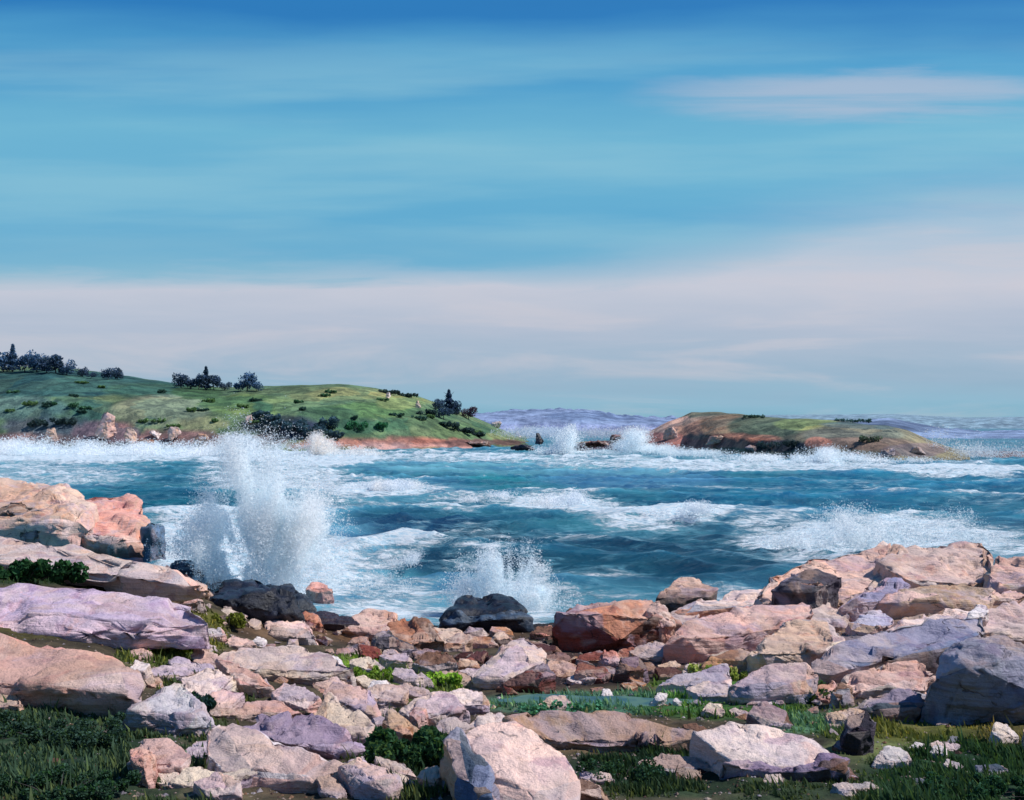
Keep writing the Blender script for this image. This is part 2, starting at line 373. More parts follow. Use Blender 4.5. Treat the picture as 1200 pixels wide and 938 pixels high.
# turf colours by place
TURF = [(60,885,150,60,(50,72,54),1),(220,905,90,60,(54,70,50),.8),(250,810,60,24,(52,66,40),.9),(420,785,70,16,(98,128,38),1),(520,800,40,14,(96,118,46),.9),
        (470,810,60,16,(74,86,44),.9),(480,890,70,50,(34,54,36),1),(230,745,40,30,(92,92,40),.9),(60,740,120,10,(84,78,44),.8),(200,770,60,16,(72,84,36),.9),
        (330,738,60,12,(98,76,60),.8),(700,825,150,14,(72,112,92),.95),(880,800,120,16,(72,104,42),.95),(830,812,60,16,(74,124,50),.8),
        (850,830,100,14,(60,96,44),.9),(1000,850,60,20,(70,84,46),.8),(940,848,60,12,(78,114,88),.9),(1080,860,80,18,(94,96,44),.9),(1150,905,150,40,(40,66,42),1),(1420,880,200,90,(56,74,46),1),(-200,860,180,90,(50,70,48),1),
        (760,905,110,30,(34,54,38),1),(680,860,120,22,(112,92,70),1),(900,925,120,16,(50,66,46),.9),(1120,940,120,30,(44,68,46),1),
        (640,790,120,16,(50,38,42),.9),(720,780,90,20,(62,42,44),.9),(500,745,110,16,(112,76,52),.8),(30,668,110,18,(36,58,36),1),
        (160,690,60,8,(60,62,40),.8),(1000,740,230,62,(150,122,112),1),(1060,760,120,26,(104,104,122),.7),(880,750,100,30,(150,110,96),.8),(60,640,130,30,(140,116,106),.8),(1010,880,50,14,(106,114,74),.8),(1180,850,40,30,(104,94,50),.8)]
nx, ny = 560, 520
xs = np.concatenate([np.linspace(-46, -17, 50), np.linspace(-17, 17, nx)[1:-1], np.linspace(17, 50, 52)])
ys = np.concatenate([np.linspace(-5, 7, 20)[:-1], 7 * (62 / 7) ** np.linspace(0, 1, ny)])
X, Y = np.meshgrid(xs, ys); Z = gz(X, Y)
Z += .045 * fbm(X * 3, Y * 3, 0, 3, 9) + .02 * fbm(X * 9, Y * 9, 0, 2, 19)
U, Vv = proj(X, np.maximum(Y, .5), Z)
gcol = paint(U.ravel(), Vv.ravel(), lin((74, 66, 54)), TURF)
rubble = sstep(.15, .5, fbm(X * 1.1, Y * 1.1, 0, 3, 31)).ravel()[:, None]
gcol = gcol * (1 - .45 * rubble) + .45 * rubble * lin((112, 92, 78))
wetz = sstep(.9, .1, Z).ravel()[:, None]
gcol = gcol * (1 - wetz) + wetz * lin((48, 46, 50))
mesh_np('ground', np.stack([X, Y, Z], -1).reshape(-1, 3), grid_faces(*X.shape), M_GROUND, gcol)['kind'] = 'structure'

# gravel and chips strewn over the bare ground
def gravel(n, seed=5):
    R = np.random.default_rng(seed)
    u = R.uniform(-300, 1560, n); v = 690 + 250 * R.uniform(0, 1, n) ** .8
    Yg = interp_hit(u, v); x = (u - 600) / F * Yg; z = gz(x, Yg) + .045 * fbm(x * 3, Yg * 3, 0, 3, 9) + .02 * fbm(x * 9, Yg * 9, 0, 2, 19)
    k = (fbm(x * .8, Yg * .8, 0, 3, 88) > R.uniform(-.5, .5, n)) & (z > .1); x, Yg, z = x[k], Yg[k], z[k]; m = len(x)
    s = R.lognormal(0, .5, m) * .014 * (Yg / 12) ** .8
    base = np.array([[1, 0, 0], [0, 1, 0], [-1, 0, 0], [0, -1, 0], [0, 0, .7], [0, 0, -.5]], float)
    V = base[None] * R.uniform(.6, 1.3, (m, 6, 1)) * s[:, None, None]; a = R.uniform(0, 6.28, m); ca, sa = np.cos(a)[:, None], np.sin(a)[:, None]
    V = np.stack([V[..., 0] * ca - V[..., 1] * sa, V[..., 0] * sa + V[..., 1] * ca, V[..., 2]], -1) + np.stack([x, Yg, z + s * .2], -1)[:, None]
    fc = np.array([[0, 1, 4], [1, 2, 4], [2, 3, 4], [3, 0, 4]]); Fc = (np.arange(m)[:, None, None] * 6 + fc[None]).reshape(-1, 3)
    pal = np.array([lin(c) for c in ((190, 160, 146), (150, 130, 124), (120, 92, 76), (160, 150, 158), (90, 70, 64), (140, 126, 120))])
    C = np.repeat(pal[R.integers(0, 6, m)] * R.uniform(.6, 1.1, m)[:, None], 6, 0)
    tag(mesh_np('gravel', V.reshape(-1, 3), Fc, M_GROUND, C, smooth=False), 'mixed pink and brown gravel strewn between the boulders', 'gravel', kind='stuff')
# grass blades
def grass_mask(u, v):
    C = 0 * u
    for (a, b, ru, rv, c, s) in TURF:
        if c[1] >= c[0] * .95:
            C = np.maximum(C, s * (1 - sstep(.5, 1.4, ((u - a) / ru) ** 2 + ((v - b) / rv) ** 2)))
    return C
def blades(name, n, label, h0, h1, ubox, vbox, mask, tintvar=.35, seed=1):
    R = np.random.default_rng(seed)
    u = R.uniform(*ubox, n); v = R.uniform(*vbox, n)
    # turn the wanted places into ground positions through the ground grid
    ok = R.uniform(0, 1, n) < mask(u, v); u, v = u[ok], v[ok]
    Yg = interp_hit(u, v)
    dx = (u - 600) / F; x = dx * Yg * 1.0; z = gz(x, Yg)
    uu, vv = proj(x, Yg, z)
    c = paint(uu, vv, lin((70, 80, 44)), TURF)
    clump = fbm(x * 1.7, Yg * 1.7, 0, 3, 77)
    keep = clump > -.22; x, Yg, z, c, clump = x[keep], Yg[keep], z[keep], c[keep], clump[keep]
    m = len(x)
    h = R.uniform(h0, h1, m) * (1 + 1.6 * clump) * np.where(R.uniform(0, 1, m) < .06, 1.9, 1); a = R.uniform(0, 2 * math.pi, m); wd = R.uniform(.010, .024, m) * (Yg / 12) ** .7
    lean = R.uniform(.0, .6, m) * h; la = R.normal(2.6, .9, m)
    P = np.stack([x, Yg, z - .02], -1)
    s = np.stack([np.cos(a) * wd, np.sin(a) * wd, 0 * a], -1)
    mid = P + np.stack([np.cos(la) * lean * .35, np.sin(la) * lean * .35, h * .6], -1)
    tip = P + np.stack([np.cos(la) * lean, np.sin(la) * lean, h], -1)
    V = np.stack([P - s, P + s, mid + s * .7, tip, mid - s * .7], 1).reshape(-1, 3)
    i = np.arange(m)[:, None] * 5
    Fc = np.concatenate([i + [0, 1, 2], i + [0, 2, 4], i + [4, 2, 3]])
    br = R.uniform(1.0, 2.3, m)[:, None]; ye = (R.uniform(0, 1, m) < .22)[:, None]
    gr = c.mean(1, keepdims=True); c = (c * .82 + gr * .18) * br * .95; c = np.where(ye, c * [1.9, 1.55, 1.0], c)
    o = mesh_np(name, V, Fc, M_LEAF, np.repeat(np.clip(c, 0, .8), 5, 0), smooth=False)
    tag(o, label, 'grass', kind='stuff')
_gu = np.arange(-400, 1621, 20); _gv = np.arange(640, 960, 8)
_GH = np.array([[hit(u, v) for u in _gu] for v in _gv])
def interp_hit(u, v):
    fu = np.clip((u + 400) / 20, 0, len(_gu) - 1.001); fv = np.clip((v - 640) / 8, 0, len(_gv) - 1.001)
    iu, iv = fu.astype(int), fv.astype(int); a, b = fu - iu, fv - iv
    return (_GH[iv, iu] * (1 - a) * (1 - b) + _GH[iv, iu + 1] * a * (1 - b) + _GH[iv + 1, iu] * (1 - a) * b + _GH[iv + 1, iu + 1] * a * b)
gravel(30000)
blades('grass', 330000, 'short windblown coastal grass growing between the boulders', .035, .095, (-300, 1600), (650, 955), grass_mask, seed=3)

# ------------------------------------------------------------------ rocks
SHARED = [(214, 176, 160), (200, 168, 150), (176, 160, 178), (170, 160, 156), (208, 190, 178), (186, 140, 114)]
def rock_mesh(name, pts, cols, seed, mat_, bev=.05, cuts=None, disp=.028, res=None, center=None):
    """convex faceted body through the points, worn edges, chipped surface; one tint per facet"""
    R = random.Random(seed)
    bm = bmesh.new()
    for p in pts: bm.verts.new(p)
    r = bmesh.ops.convex_hull(bm, input=bm.verts)
    dead = [g for g in r['geom_interior'] + r['geom_unused'] if isinstance(g, bmesh.types.BMVert)]
    bmesh.ops.delete(bm, geom=list(set(dead)), context='VERTS')
    lo = [v for v in bm.verts if not v.link_faces]
    if lo: bmesh.ops.delete(bm, geom=lo, context='VERTS')
    size = max((max(v.co[i] for v in bm.verts) - min(v.co[i] for v in bm.verts)) for i in range(3))
    bmesh.ops.dissolve_limit(bm, angle_limit=math.radians(9), verts=bm.verts, edges=bm.edges)
    lay = bm.loops.layers.float_color.new('tint'); pl = .19 if (mat_ is not M_WET and min(sum(q_) for q_ in cols) > 330) else 0
    for f in bm.faces:
        a, b = R.choice(cols), R.choice(cols if R.random() < .6 or mat_ is not M_ROCK else SHARED); k = R.uniform(0, .6); j = R.uniform(.84, 1.26)
        c = [((x * (1 - k) + y * k) * (1 - pl) + z_ * pl) * j for x, y, z_ in zip(lin(a), lin(b), lin((222, 200, 192)))]
        for l in f.loops: l[lay] = (c[0], c[1], c[2], 1)
    try:
        bmesh.ops.bevel(bm, geom=bm.edges[:], offset=size * bev * .5, segments=2, profile=.6, affect='EDGES', clamp_overlap=True)
    except Exception: pass
    bmesh.ops.triangulate(bm, faces=bm.faces)
    tgt = res or size / 34
    for it in range(7):
        es = [e for e in bm.edges if e.calc_length() > tgt * 1.5]
        if not es or len(bm.verts) > 9000: break
        bmesh.ops.subdivide_edges(bm, edges=es, cuts=1)
        bmesh.ops.triangulate(bm, faces=[f for f in bm.faces if len(f.verts) > 3])
    bm.normal_update()
    off = Vector((R.uniform(-50, 50), R.uniform(-50, 50), R.uniform(-50, 50)))
    mv = []
    for v in bm.verts:
        p = v.co / size
        n = mnoise.fractal(p * 3.0 + off, .9, 2.1, 5) * 1.0
        rg = abs(mnoise.noise(p * 5.5 + off)) ; crk = -max(0, .09 - rg) * 9
        st = mnoise.cell(Vector((p.x * 4 + n * .6, p.y * 4 + n * .5, p.z * 7)) + off) - .5
        mv.append(v.normal * size * disp * (n * 1.2 + crk * 1.0 + st * 1.0))
    for v, m in zip(bm.verts, mv): v.co += m
    me = bpy.data.meshes.new(name); bm.to_mesh(me); bm.free()
    for p in me.polygons: p.use_smooth = True
    me.materials.append(mat_)
    return me

def build_rock(name, outline, cols, label, cat, front=.35, vb=None, seed=None, wet=False, Y0=None, bev=.05, group=None, kt=.7, disp=.028, sink=.25, bulge=.5):
    if name != 'stone' and group is None:
        gc = (sum(p[0] for p in outline) / len(outline), sum(p[1] for p in outline) / len(outline)); vb = vb or max(p[1] for p in outline)
        outline = [(gc[0] + (p[0] - gc[0]) * 1.09, gc[1] + (p[1] - gc[1]) * 1.05) for p in outline]
    seed = seed if seed is not None else int(outline[0][0] * 7 + outline[0][1])
    R = random.Random(seed)
    us = [p[0] for p in outline]; vs = [p[1] for p in outline]
    vb = vb or max(vs); uc = (min(us) + max(us)) / 2; H = max(vb - min(vs), 6)
    Y0 = Y0 or hit(uc, vb)
    hf = front * H; kf = .25; ktop = min(3.4, kt * F / (vb - 480))
    def dep(v):
        dv = max(0, vb - v)
        return (kf * min(dv, hf) + ktop * max(0, dv - hf)) * Y0 / F
    pts = [at(u, v, Y0 + dep(v)) for (u, v) in outline]
    # crest line where the top breaks to the front, pushed towards the viewer
    vc = vb - hf
    def span(v):
        xs = []
        for (a, b), (c, d_) in zip(outline, outline[1:] + outline[:1]):
            if (b - v) * (d_ - v) <= 0 and b != d_: xs.append(a + (c - a) * (v - b) / (d_ - b))
        return (min(xs), max(xs)) if xs else (uc, uc)
    l, r = span(vc)
    n = 5
    for i in range(n):
        f = .12 + .76 * i / (n - 1); u = l + (r - l) * f
        vj = vc + R.uniform(-.16, .10) * H
        pts.append(at(u, vj, Y0 + dep(vj) - R.uniform(.1, 1) * bulge * hf * Y0 / F * .8))
    # top undulation
    for i in range(9):
        vj = vc - R.uniform(.12, .9) * (H - hf); l2, r2 = span(vj)
        u = l2 + (r2 - l2) * R.uniform(.18, .82)
        p = at(u, vj, Y0 + dep(vj)); k = R.uniform(0, .17) * H * Y0 / F
        pts.append(p + Vector((0, -1.8 * k, -.0)))
    for i in range(4):
        vj = vc + R.uniform(.15, .8) * hf; l2, r2 = span(vj)
        u = l2 + (r2 - l2) * R.uniform(.15, .85)
        pts.append(at(u, vj, Y0 + dep(vj) - R.uniform(.2, 1.1) * bulge * hf * Y0 / F))
    g0 = min(float(gz(pts[0].x, Y0)), at(uc, vb, Y0).z)
    low = []
    for p in pts[:len(outline)]:
        zc = p.z; dz = max(.15, zc - g0 + sink)
        low.append(Vector((p.x * .985, p.y + .12 * dz, g0 - sink)))
    back = max(p.y for p in pts)
    W = (max(us) - min(us)) * Y0 / F
    for i in (0.25, .5, .75):
        u = min(us) + (max(us) - min(us)) * i
        low.append(Vector(((u - 600) / F * back, back + .30 * W, g0 - sink)))
    allp = pts + low
    c = Vector((sum(p.x for p in pts) / len(pts), Y0, g0))
    me = rock_mesh(name, [p - c for p in allp], cols, seed, M_WET if wet else (M_PALE if (name == 'stone' and (WHT in cols or 'peach' in label)) else M_ROCK), bev, disp=disp)
    o = bpy.data.objects.new(name, me); o.location = c; put(o)
    tag(o, label, cat, group, 'thing')
    return o

PINK = (214, 170, 156); PALE = (212, 190, 180); TAN = (188, 156, 128); OCH = (176, 120, 80); ORG = (200, 138, 108); ROSE = (206, 142, 128)
LAV = (178, 160, 174); VIO = (146, 126, 150); GREY = (162, 156, 160); DGR = (88, 84, 92); WHT = (222, 214, 212); BRN = (120, 88, 72); RED = (136, 70, 60); BLU = (104, 124, 156)
BLK = (26, 28, 36); CRM = (208, 190, 166); DRED = (84, 50, 50); SLT = (70, 84, 100)

ROCKS = [
 # --- left outcrop
 ('boulder', [(-60,590),(-40,568),(0,572),(30,562),(70,572),(104,592),(106,622),(80,640),(20,640),(-60,640)], [PINK,TAN,PALE,PINK], 'pale pink angular boulder at the top left, crowning the outcrop', 'boulder', dict(front=.45)),
 ('boulder', [(84,590),(100,581),(150,580),(168,592),(171,632),(158,656),(120,650),(84,625)], [ROSE,PINK,PALE,ORG], 'blocky orange and pink boulder at the seaward end of the left outcrop', 'boulder', dict(front=.45)),
 ('boulder', [(52,618),(80,606),(118,606),(140,625),(136,650),(90,640),(56,630)], [LAV,GREY,TAN], 'lavender grey boulder below the blocky orange boulder', 'boulder', dict(front=.5, vb=652)),
 ('boulder', [(166,620),(176,610),(190,614),(194,640),(190,662),(168,660)], [SLT,DGR,(60,70,76)], 'narrow dark upright rock between the orange boulder and the surf', 'boulder', dict(front=.8, wet=True)),
 ('boulder', [(-20,612),(12,586),(26,586),(58,606),(60,628),(20,626),(-10,626)], [(40,48,46),(56,60,56),DGR], 'dark green rock painted as the shaded cleft under the pale top left boulder', 'boulder', dict(front=.8, vb=634)),  # shade of the boulder's cleft painted as this rock's dark colour
 ('flat_rock', [(-60,622),(0,622),(58,632),(130,648),(200,667),(236,688),(216,693),(150,680),(60,662),(-60,650)], [PALE,PINK,GREY,PALE], 'long pale slab sloping down to the right above the dark hedge', 'flat rock', dict(front=.3, disp=.016, bev=.03)),
 ('flat_rock', [(-60,690),(0,683),(110,688),(170,698),(222,708),(238,726),(228,746),(190,752),(100,744),(-60,742)], [(178,158,186),(150,128,162),(186,166,186),(202,176,186)], 'large rounded lavender slab on the left, biggest of the left foreground', 'flat rock', dict(front=.35, disp=.018)),
 ('flat_rock', [(-60,760),(0,745),(60,752),(140,770),(158,790),(168,812),(140,834),(90,824),(10,808),(-60,800)], [PINK,TAN,ROSE,ROSE], 'long salmon pink slab below the lavender slab on the left', 'flat rock', dict(front=.4, disp=.018)),
 ('stone', [(-30,816),(0,808),(24,816),(26,826),(8,832),(-30,834)], [TAN,PINK], 'small tan stone at the left edge under the salmon slab', 'stone', {}),
 ('stone', [(150,786),(158,772),(176,778),(170,792),(160,800)], [WHT,PALE], 'small white pointed stone at the right tip of the salmon slab', 'stone', dict(front=.5)),
 ('stone', [(168,796),(180,790),(192,798),(188,808),(172,808)], [OCH,TAN], 'little ochre stone beside the white pointed stone', 'stone', {}),
 ('boulder', [(140,838),(170,818),(205,797),(216,800),(240,835),(248,851),(215,862),(170,858),(145,848)], [(190,192,190),GREY,WHT,(170,160,168)], 'grey white peaked boulder right of the salmon slab', 'boulder', dict(front=.4)),
 ('stone', [(152,880),(166,874),(182,884),(180,912),(168,922),(158,905)], [ROSE,PINK], 'small rose stone standing in the dark grass at lower left', 'stone', dict(front=.6)),
 ('flat_rock', [(245,856),(258,846),(276,848),(320,866),(372,886),(404,900),(384,920),(320,926),(276,928),(262,900),(245,884)], [PALE,PINK,(206,180,172),WHT], 'broad pale pink slab at the bottom, left of the dark bush', 'flat rock', dict(front=.25, disp=.018)),
 ('flat_rock', [(286,852),(310,838),(350,834),(400,856),(424,876),(400,892),(366,888),(320,868)], [VIO,LAV,LAV,BRN], 'violet slab wedged behind the broad pale pink slab', 'flat rock', dict(front=.3)),
 ('boulder', [(268,840),(290,824),(320,820),(352,834),(330,838),(300,848),(276,848)], [ROSE,PINK,PALE], 'arched pink rock just above the violet slab', 'boulder', dict(front=.4)),
 ('boulder', [(366,838),(386,812),(406,826),(448,858),(442,872),(408,876),(380,858)], [CRM,PALE,TAN], 'cream pyramid boulder with a sharp left peak', 'boulder', dict(front=.35)),
 ('boulder', [(378,812),(392,798),(430,804),(440,822),(450,850),(420,842),(394,824)], [LAV,PINK,TAN,VIO], 'pink and lavender rock leaning behind the cream pyramid boulder', 'boulder', dict(front=.4)),
 ('flat_rock', [(252,776),(285,758),(345,758),(380,768),(408,784),(404,796),(340,800),(280,790)], [CRM,CRM,PALE], 'long cream slab with white stones on its right end', 'flat rock', dict(front=.35, disp=.018)),
 ('boulder', [(256,772),(278,776),(304,792),(320,806),(314,816),(298,814),(276,796)], [PINK,ROSE,PALE], 'slanting pink rock below the left end of the cream slab', 'boulder', dict(front=.4)),
 ('boulder', [(320,812),(334,800),(356,804),(374,818),(364,832),(338,834),(322,826)], [PALE,LAV,PINK], 'mauve pink rounded rock left of the cream pyramid boulder', 'boulder', dict(front=.4)),
 ('boulder', [(366,800),(394,794),(412,802),(424,812),(400,816),(374,812)], [ROSE,TAN], 'flat rosy rock under the white stones', 'boulder', {}),
 ('stone', [(378,790),(386,770),(392,766),(404,778),(408,794),(392,798),(380,797)], [WHT,(236,232,232)], 'bright white pointed stone on the cream slab', 'stone', dict(front=.6)),
 ('stone', [(356,790),(364,783),(376,786),(378,795),(364,798)], [WHT,(236,232,232)], 'bright white rounded stone left of the white pointed stone', 'stone', dict(front=.6)),
 ('stone', [(326,792),(334,786),(344,790),(340,797),(330,797)], [WHT], 'smallest white stone at the lower edge of the cream slab', 'stone', dict(front=.6)),
 ('stone', [(406,792),(412,787),(418,791),(414,796)], [WHT], 'white pebble at the far right end of the cream slab', 'stone', dict(front=.6)),
 ('boulder', [(304,744),(314,728),(328,720),(354,724),(368,742),(362,752),(330,752)], [PALE,GREY,PINK], 'grey pink domed boulder just below the black boulder', 'boulder', dict(front=.4)),
 ('stone', [(264,752),(272,744),(296,750),(300,756),(284,762),(264,760)], [PINK,CRM], 'small pink flat stone left of the domed boulder', 'stone', {}),
 ('stone', [(292,752),(302,746),(312,748),(306,757),(296,758)], [WHT], 'white stone touching the small pink flat stone', 'stone', dict(front=.5)),
 ('stone', [(254,716),(262,710),(286,718),(290,726),(272,728)], [CRM,GREY], 'beige stone at the foot of the black boulder', 'stone', {}),
 ('stone', [(290,730),(296,724),(306,728),(302,738),(292,737)], [CRM,GREY], 'grey beige stone left of the domed boulder', 'stone', {}),
 ('boulder', [(240,700),(262,677),(298,672),(322,684),(342,700),(350,716),(320,726),(280,718),(246,706)], [BLK,(36,38,48),BLK], 'black wet boulder at the foot of the tall splash', 'boulder', dict(front=.5, wet=True)),
 ('boulder', [(320,686),(342,684),(358,700),(372,716),(352,724),(334,716)], [(48,54,62),BLK,SLT], 'dark slate rock on the seaward side of the black boulder', 'boulder', dict(front=.5, wet=True)),
 ('boulder', [(203,664),(214,654),(232,658),(240,676),(222,684),(206,676)], [(56,54,66),BLK], 'dark rock between the long pale slab and the splash', 'boulder', dict(front=.6, wet=True, vb=688)),
 ('stone', [(238,684),(246,674),(260,678),(262,688),(246,692)], [ROSE,PINK], 'pink stone between the dark rock and the black boulder', 'stone', dict(front=.5)),
 ('boulder', [(350,722),(358,714),(372,720),(378,732),(368,740),(354,734)], [RED,ORG], 'small red brown rock right of the black boulder', 'boulder', dict(front=.5)),
 ('boulder', [(366,722),(380,716),(410,722),(420,732),(392,742),(370,742)], [BLK,(52,40,44)], 'low black rock behind the red brown rock', 'boulder', dict(front=.5, wet=True)),
 ('stone', [(358,692),(364,682),(380,684),(390,692),(384,698),(364,698)], [PINK,ROSE], 'peach stone standing in the surf by the splash', 'stone', dict(front=.5, Y0=47, sink=.1)),
 ('boulder', [(396,742),(414,722),(436,714),(462,720),(470,738),(450,752),(410,752)], [PINK,TAN,OCH], 'pale orange boulder at the left of the shoreline ridge', 'boulder', dict(front=.4)),
 ('boulder', [(446,748),(456,730),(476,722),(500,730),(520,750),(500,764),(462,762)], [OCH,BRN,ORG], 'rust brown boulder in the middle of the shoreline ridge', 'boulder', dict(front=.4)),
 ('boulder', [(496,748),(508,734),(534,736),(552,748),(544,764),(508,764)], [OCH,OCH,TAN], 'ochre boulder at the right of the shoreline ridge', 'boulder', dict(front=.4)),
 ('boulder', [(436,760),(440,742),(452,738),(470,756),(490,760),(480,768),(448,768)], [(58,56,56),DGR], 'dark grey rock with a pointed left end in front of the ridge', 'boulder', dict(front=.6)),
 ('stone', [(443,768),(452,764),(480,766),(484,776),(478,786),(450,784)], [PALE,LAV,PALE], 'pale mauve cube shaped rock beside the bright green grass', 'stone', dict(front=.6, bev=.08)),
 ('boulder', [(484,776),(500,764),(530,766),(536,780),(520,790),(492,790)], [BRN,GREY,DRED], 'grey brown rock right of the mauve cube shaped rock', 'boulder', dict(front=.5)),
 ('boulder', [(468,834),(486,818),(516,808),(534,816),(546,830),(524,842),(500,856),(480,852)], [GREY,LAV,PALE], 'grey lilac boulder above the dark bush', 'boulder', dict(front=.4)),
 ('stone', [(478,838),(484,828),(500,830),(502,846),(494,856),(480,850)], [ROSE,PINK], 'small pink block on the front of the grey lilac boulder', 'stone', dict(front=.7, Y0=13.9, vb=857)),
 ('boulder', [(448,846),(456,832),(474,840),(492,862),(482,878),(460,870)], [TAN,OCH,BRN], 'tan rock left of the grey lilac boulder', 'boulder', dict(front=.5)),
 ('stone', [(428,806),(438,796),(458,798),(462,808),(448,816),(432,812)], [WHT,(150,110,80)], 'small white rock with a brown top in the green turf', 'stone', dict(front=.5)),
 # --- centre
 ('boulder', [(514,734),(526,716),(546,701),(588,697),(604,704),(622,722),(624,738),(560,742)], [(34,42,52),BLK,SLT], 'dark slate boulder with foam running over it, below the small splash', 'boulder', dict(front=.5, wet=True)),
 ('boulder', [(554,796),(574,772),(602,748),(614,746),(638,766),(636,778),(604,794),(584,806)], [PALE,(208,184,186),PALE], 'pale lilac block tilted on dark red stones in the centre', 'boulder', dict(front=.22, disp=.018)),
 ('boulder', [(584,806),(612,790),(640,776),(650,792),(636,806),(604,812)], [DRED,RED,(50,40,44)], 'dark red rock painted as the shaded underside of the tilted pale lilac block', 'boulder', dict(front=.7)),  # the block's lower right shade is put into this dark red
 ('boulder', [(651,738),(655,716),(680,708),(726,702),(758,700),(776,716),(790,732),(776,748),(720,760),(664,762)], [ORG,RED,(100,66,54),BRN], 'large square red brown boulder at the water edge', 'boulder', dict(front=.72, seed=5)),
 ('boulder', [(756,714),(770,704),(784,716),(790,732),(780,742),(764,740)], [ORG,PALE,PINK], 'orange wedge rock painted as the sunlit right side of the square boulder', 'boulder', dict(front=.6, Y0=31.2)),  # the boulder's lit flank, painted as a paler orange rock
 ('stone', [(620,742),(630,733),(646,732),(654,742),(646,750),(626,748)], [ROSE,BRN], 'pinkish brown stone left of the square red brown boulder', 'stone', {}),
 ('stone', [(700,776),(708,760),(722,764),(730,778),(718,786)], [RED,ROSE], 'upright red stone below the square boulder', 'stone', dict(front=.6)),
 ('boulder', [(720,792),(730,770),(748,768),(760,784),(752,800),(730,802)], [DRED,BRN], 'maroon rock below the square boulder, right of the upright red stone', 'boulder', dict(front=.6)),
 ('boulder', [(738,762),(760,752),(790,758),(796,772),(770,780),(744,776)], [GREY,BRN,TAN], 'grey brown flat rock at the lower right of the square boulder', 'boulder', dict(front=.4)),
 ('stone', [(664,796),(672,790),(688,796),(686,802),(670,804)], [WHT,PINK], 'pale pink chip in the dark gap below the square boulder', 'stone', {}),
 ('stone', [(704,815),(706,807),(716,808),(720,816),(712,822)], [WHT], 'white pebble at the edge of the blue green strip', 'stone', dict(front=.5)),
 ('boulder', [(544,852),(560,838),(586,834),(598,844),(580,856),(556,866)], [LAV,PALE,PINK], 'mauve rock behind the large white pink block', 'boulder', dict(front=.4)),
 ('boulder', [(546,862),(566,848),(604,842),(626,856),(660,884),(676,912),(674,950),(600,956),(574,920),(556,892)], [PINK,(214,184,172),PALE,(204,190,196)], 'large white pink block at the bottom centre, leaning right', 'boulder', dict(front=.14, disp=.009, bev=.09, bulge=.15)),
 ('boulder', [(520,868),(540,850),(552,866),(580,912),(590,950),(560,950),(536,910)], [BLU,SLT,TAN], 'blue grey rock painted as the shaded left side of the large white pink block', 'boulder', dict(front=.4)),  # shade on the block's left flank painted in blue grey
 ('stone', [(488,910),(498,898),(514,896),(520,910),(512,926),(494,922)], [TAN,CRM], 'beige rounded stone in front of the dark bush', 'stone', dict(front=.5)),
 ('stone', [(512,900),(524,897),(536,900),(532,910),(518,910)], [CRM,GREY], 'small flat cream stone right of the beige rounded stone', 'stone', {}),
 ('flat_rock', [(600,842),(640,834),(720,836),(800,850),(816,864),(786,882),(700,880),(650,872)], [TAN,BRN,(150,124,104),TAN], 'low brown tan ledge across the middle of the foreground', 'flat rock', dict(front=.35, disp=.016, bev=.03)),
 ('flat_rock', [(748,892),(770,884),(812,888),(830,900),(806,908),(756,906)], [TAN,GREY], 'flat tan stone sunk in grass below the brown ledge', 'flat rock', dict(front=.35)),
 ('flat_rock', [(818,858),(850,848),(900,852),(950,864),(972,884),(940,900),(896,912),(866,900)], [PALE,LAV,PALE,WHT], 'flat pale pink slab lying in the grass right of centre', 'flat rock', dict(front=.2, disp=.016, bev=.03)),
 ('flat_rock', [(850,894),(900,898),(972,882),(992,890),(980,906),(930,916),(884,912)], [VIO,BRN,VIO,DGR], 'purple brown rock painted as the shaded underside of the flat pale pink slab', 'flat rock', dict(front=.5)),  # the slab's shaded front, painted as a separate purple brown body
 ('stone', [(762,824),(770,812),(782,812),(780,822),(768,828)], [WHT], 'white pointed stone in the grass above the flat pale pink slab', 'stone', dict(front=.5)),
 ('stone', [(788,822),(792,818),(800,822),(796,828)], [WHT], 'tiny white stone right of the white pointed stone', 'stone', dict(front=.5)),
 ('stone', [(822,832),(830,822),(846,824),(850,834),(836,842)], [TAN,CRM], 'tan stone in the green grass above the flat slab', 'stone', dict(front=.5)),
 ('stone', [(854,832),(862,829),(872,833),(866,840),(856,838)], [GREY,TAN], 'small grey stone right of the tan grass stone', 'stone', {}),
 # --- right outcrop
 ('boulder', [(892,692),(906,674),(942,655),(990,644),(1040,640),(1056,652),(1072,668),(1030,690),(990,712),(940,712),(905,704)], [PINK,PALE,TAN,PINK], 'big domed pink boulder crowning the left of the right outcrop', 'boulder', dict(front=.25, vb=722)),
 ('boulder', [(1036,660),(1060,642),(1100,635),(1148,636),(1162,650),(1166,680),(1150,696),(1070,700)], [PINK,PALE,PINK,TAN], 'highest pale pink rock at the top of the right outcrop', 'boulder', dict(front=.35)),
 ('flat_rock', [(1030,706),(1060,686),(1120,682),(1164,690),(1158,708),(1080,718),(1040,722)], [TAN,(184,152,110),PINK], 'ochre yellow band of rock below the highest pink rock', 'flat rock', dict(front=.6)),
 ('boulder', [(1158,668),(1180,652),(1230,644),(1260,680),(1240,700),(1190,700),(1164,694)], [CRM,PINK,TAN], 'cream boulder at the right edge of the outcrop top', 'boulder', dict(front=.35)),
 ('boulder', [(906,692),(930,674),(958,668),(984,676),(970,694),(940,704),(912,704)], [(76,80,84),DGR,(90,84,90)], 'dark rock painted as a shaded hollow in the side of the domed pink boulder', 'boulder', dict(front=.6, vb=708, Y0=29)),  # dark tones carry the shade of a hollow in the boulder
 ('boulder', [(984,714),(1010,694),(1050,676),(1064,686),(1050,704),(1010,722),(990,728)], [VIO,(122,128,170),LAV], 'violet blue rock with painted shade under the domed pink boulder', 'boulder', dict(front=.5)),  # violet and blue tones put the shade into the rock colour
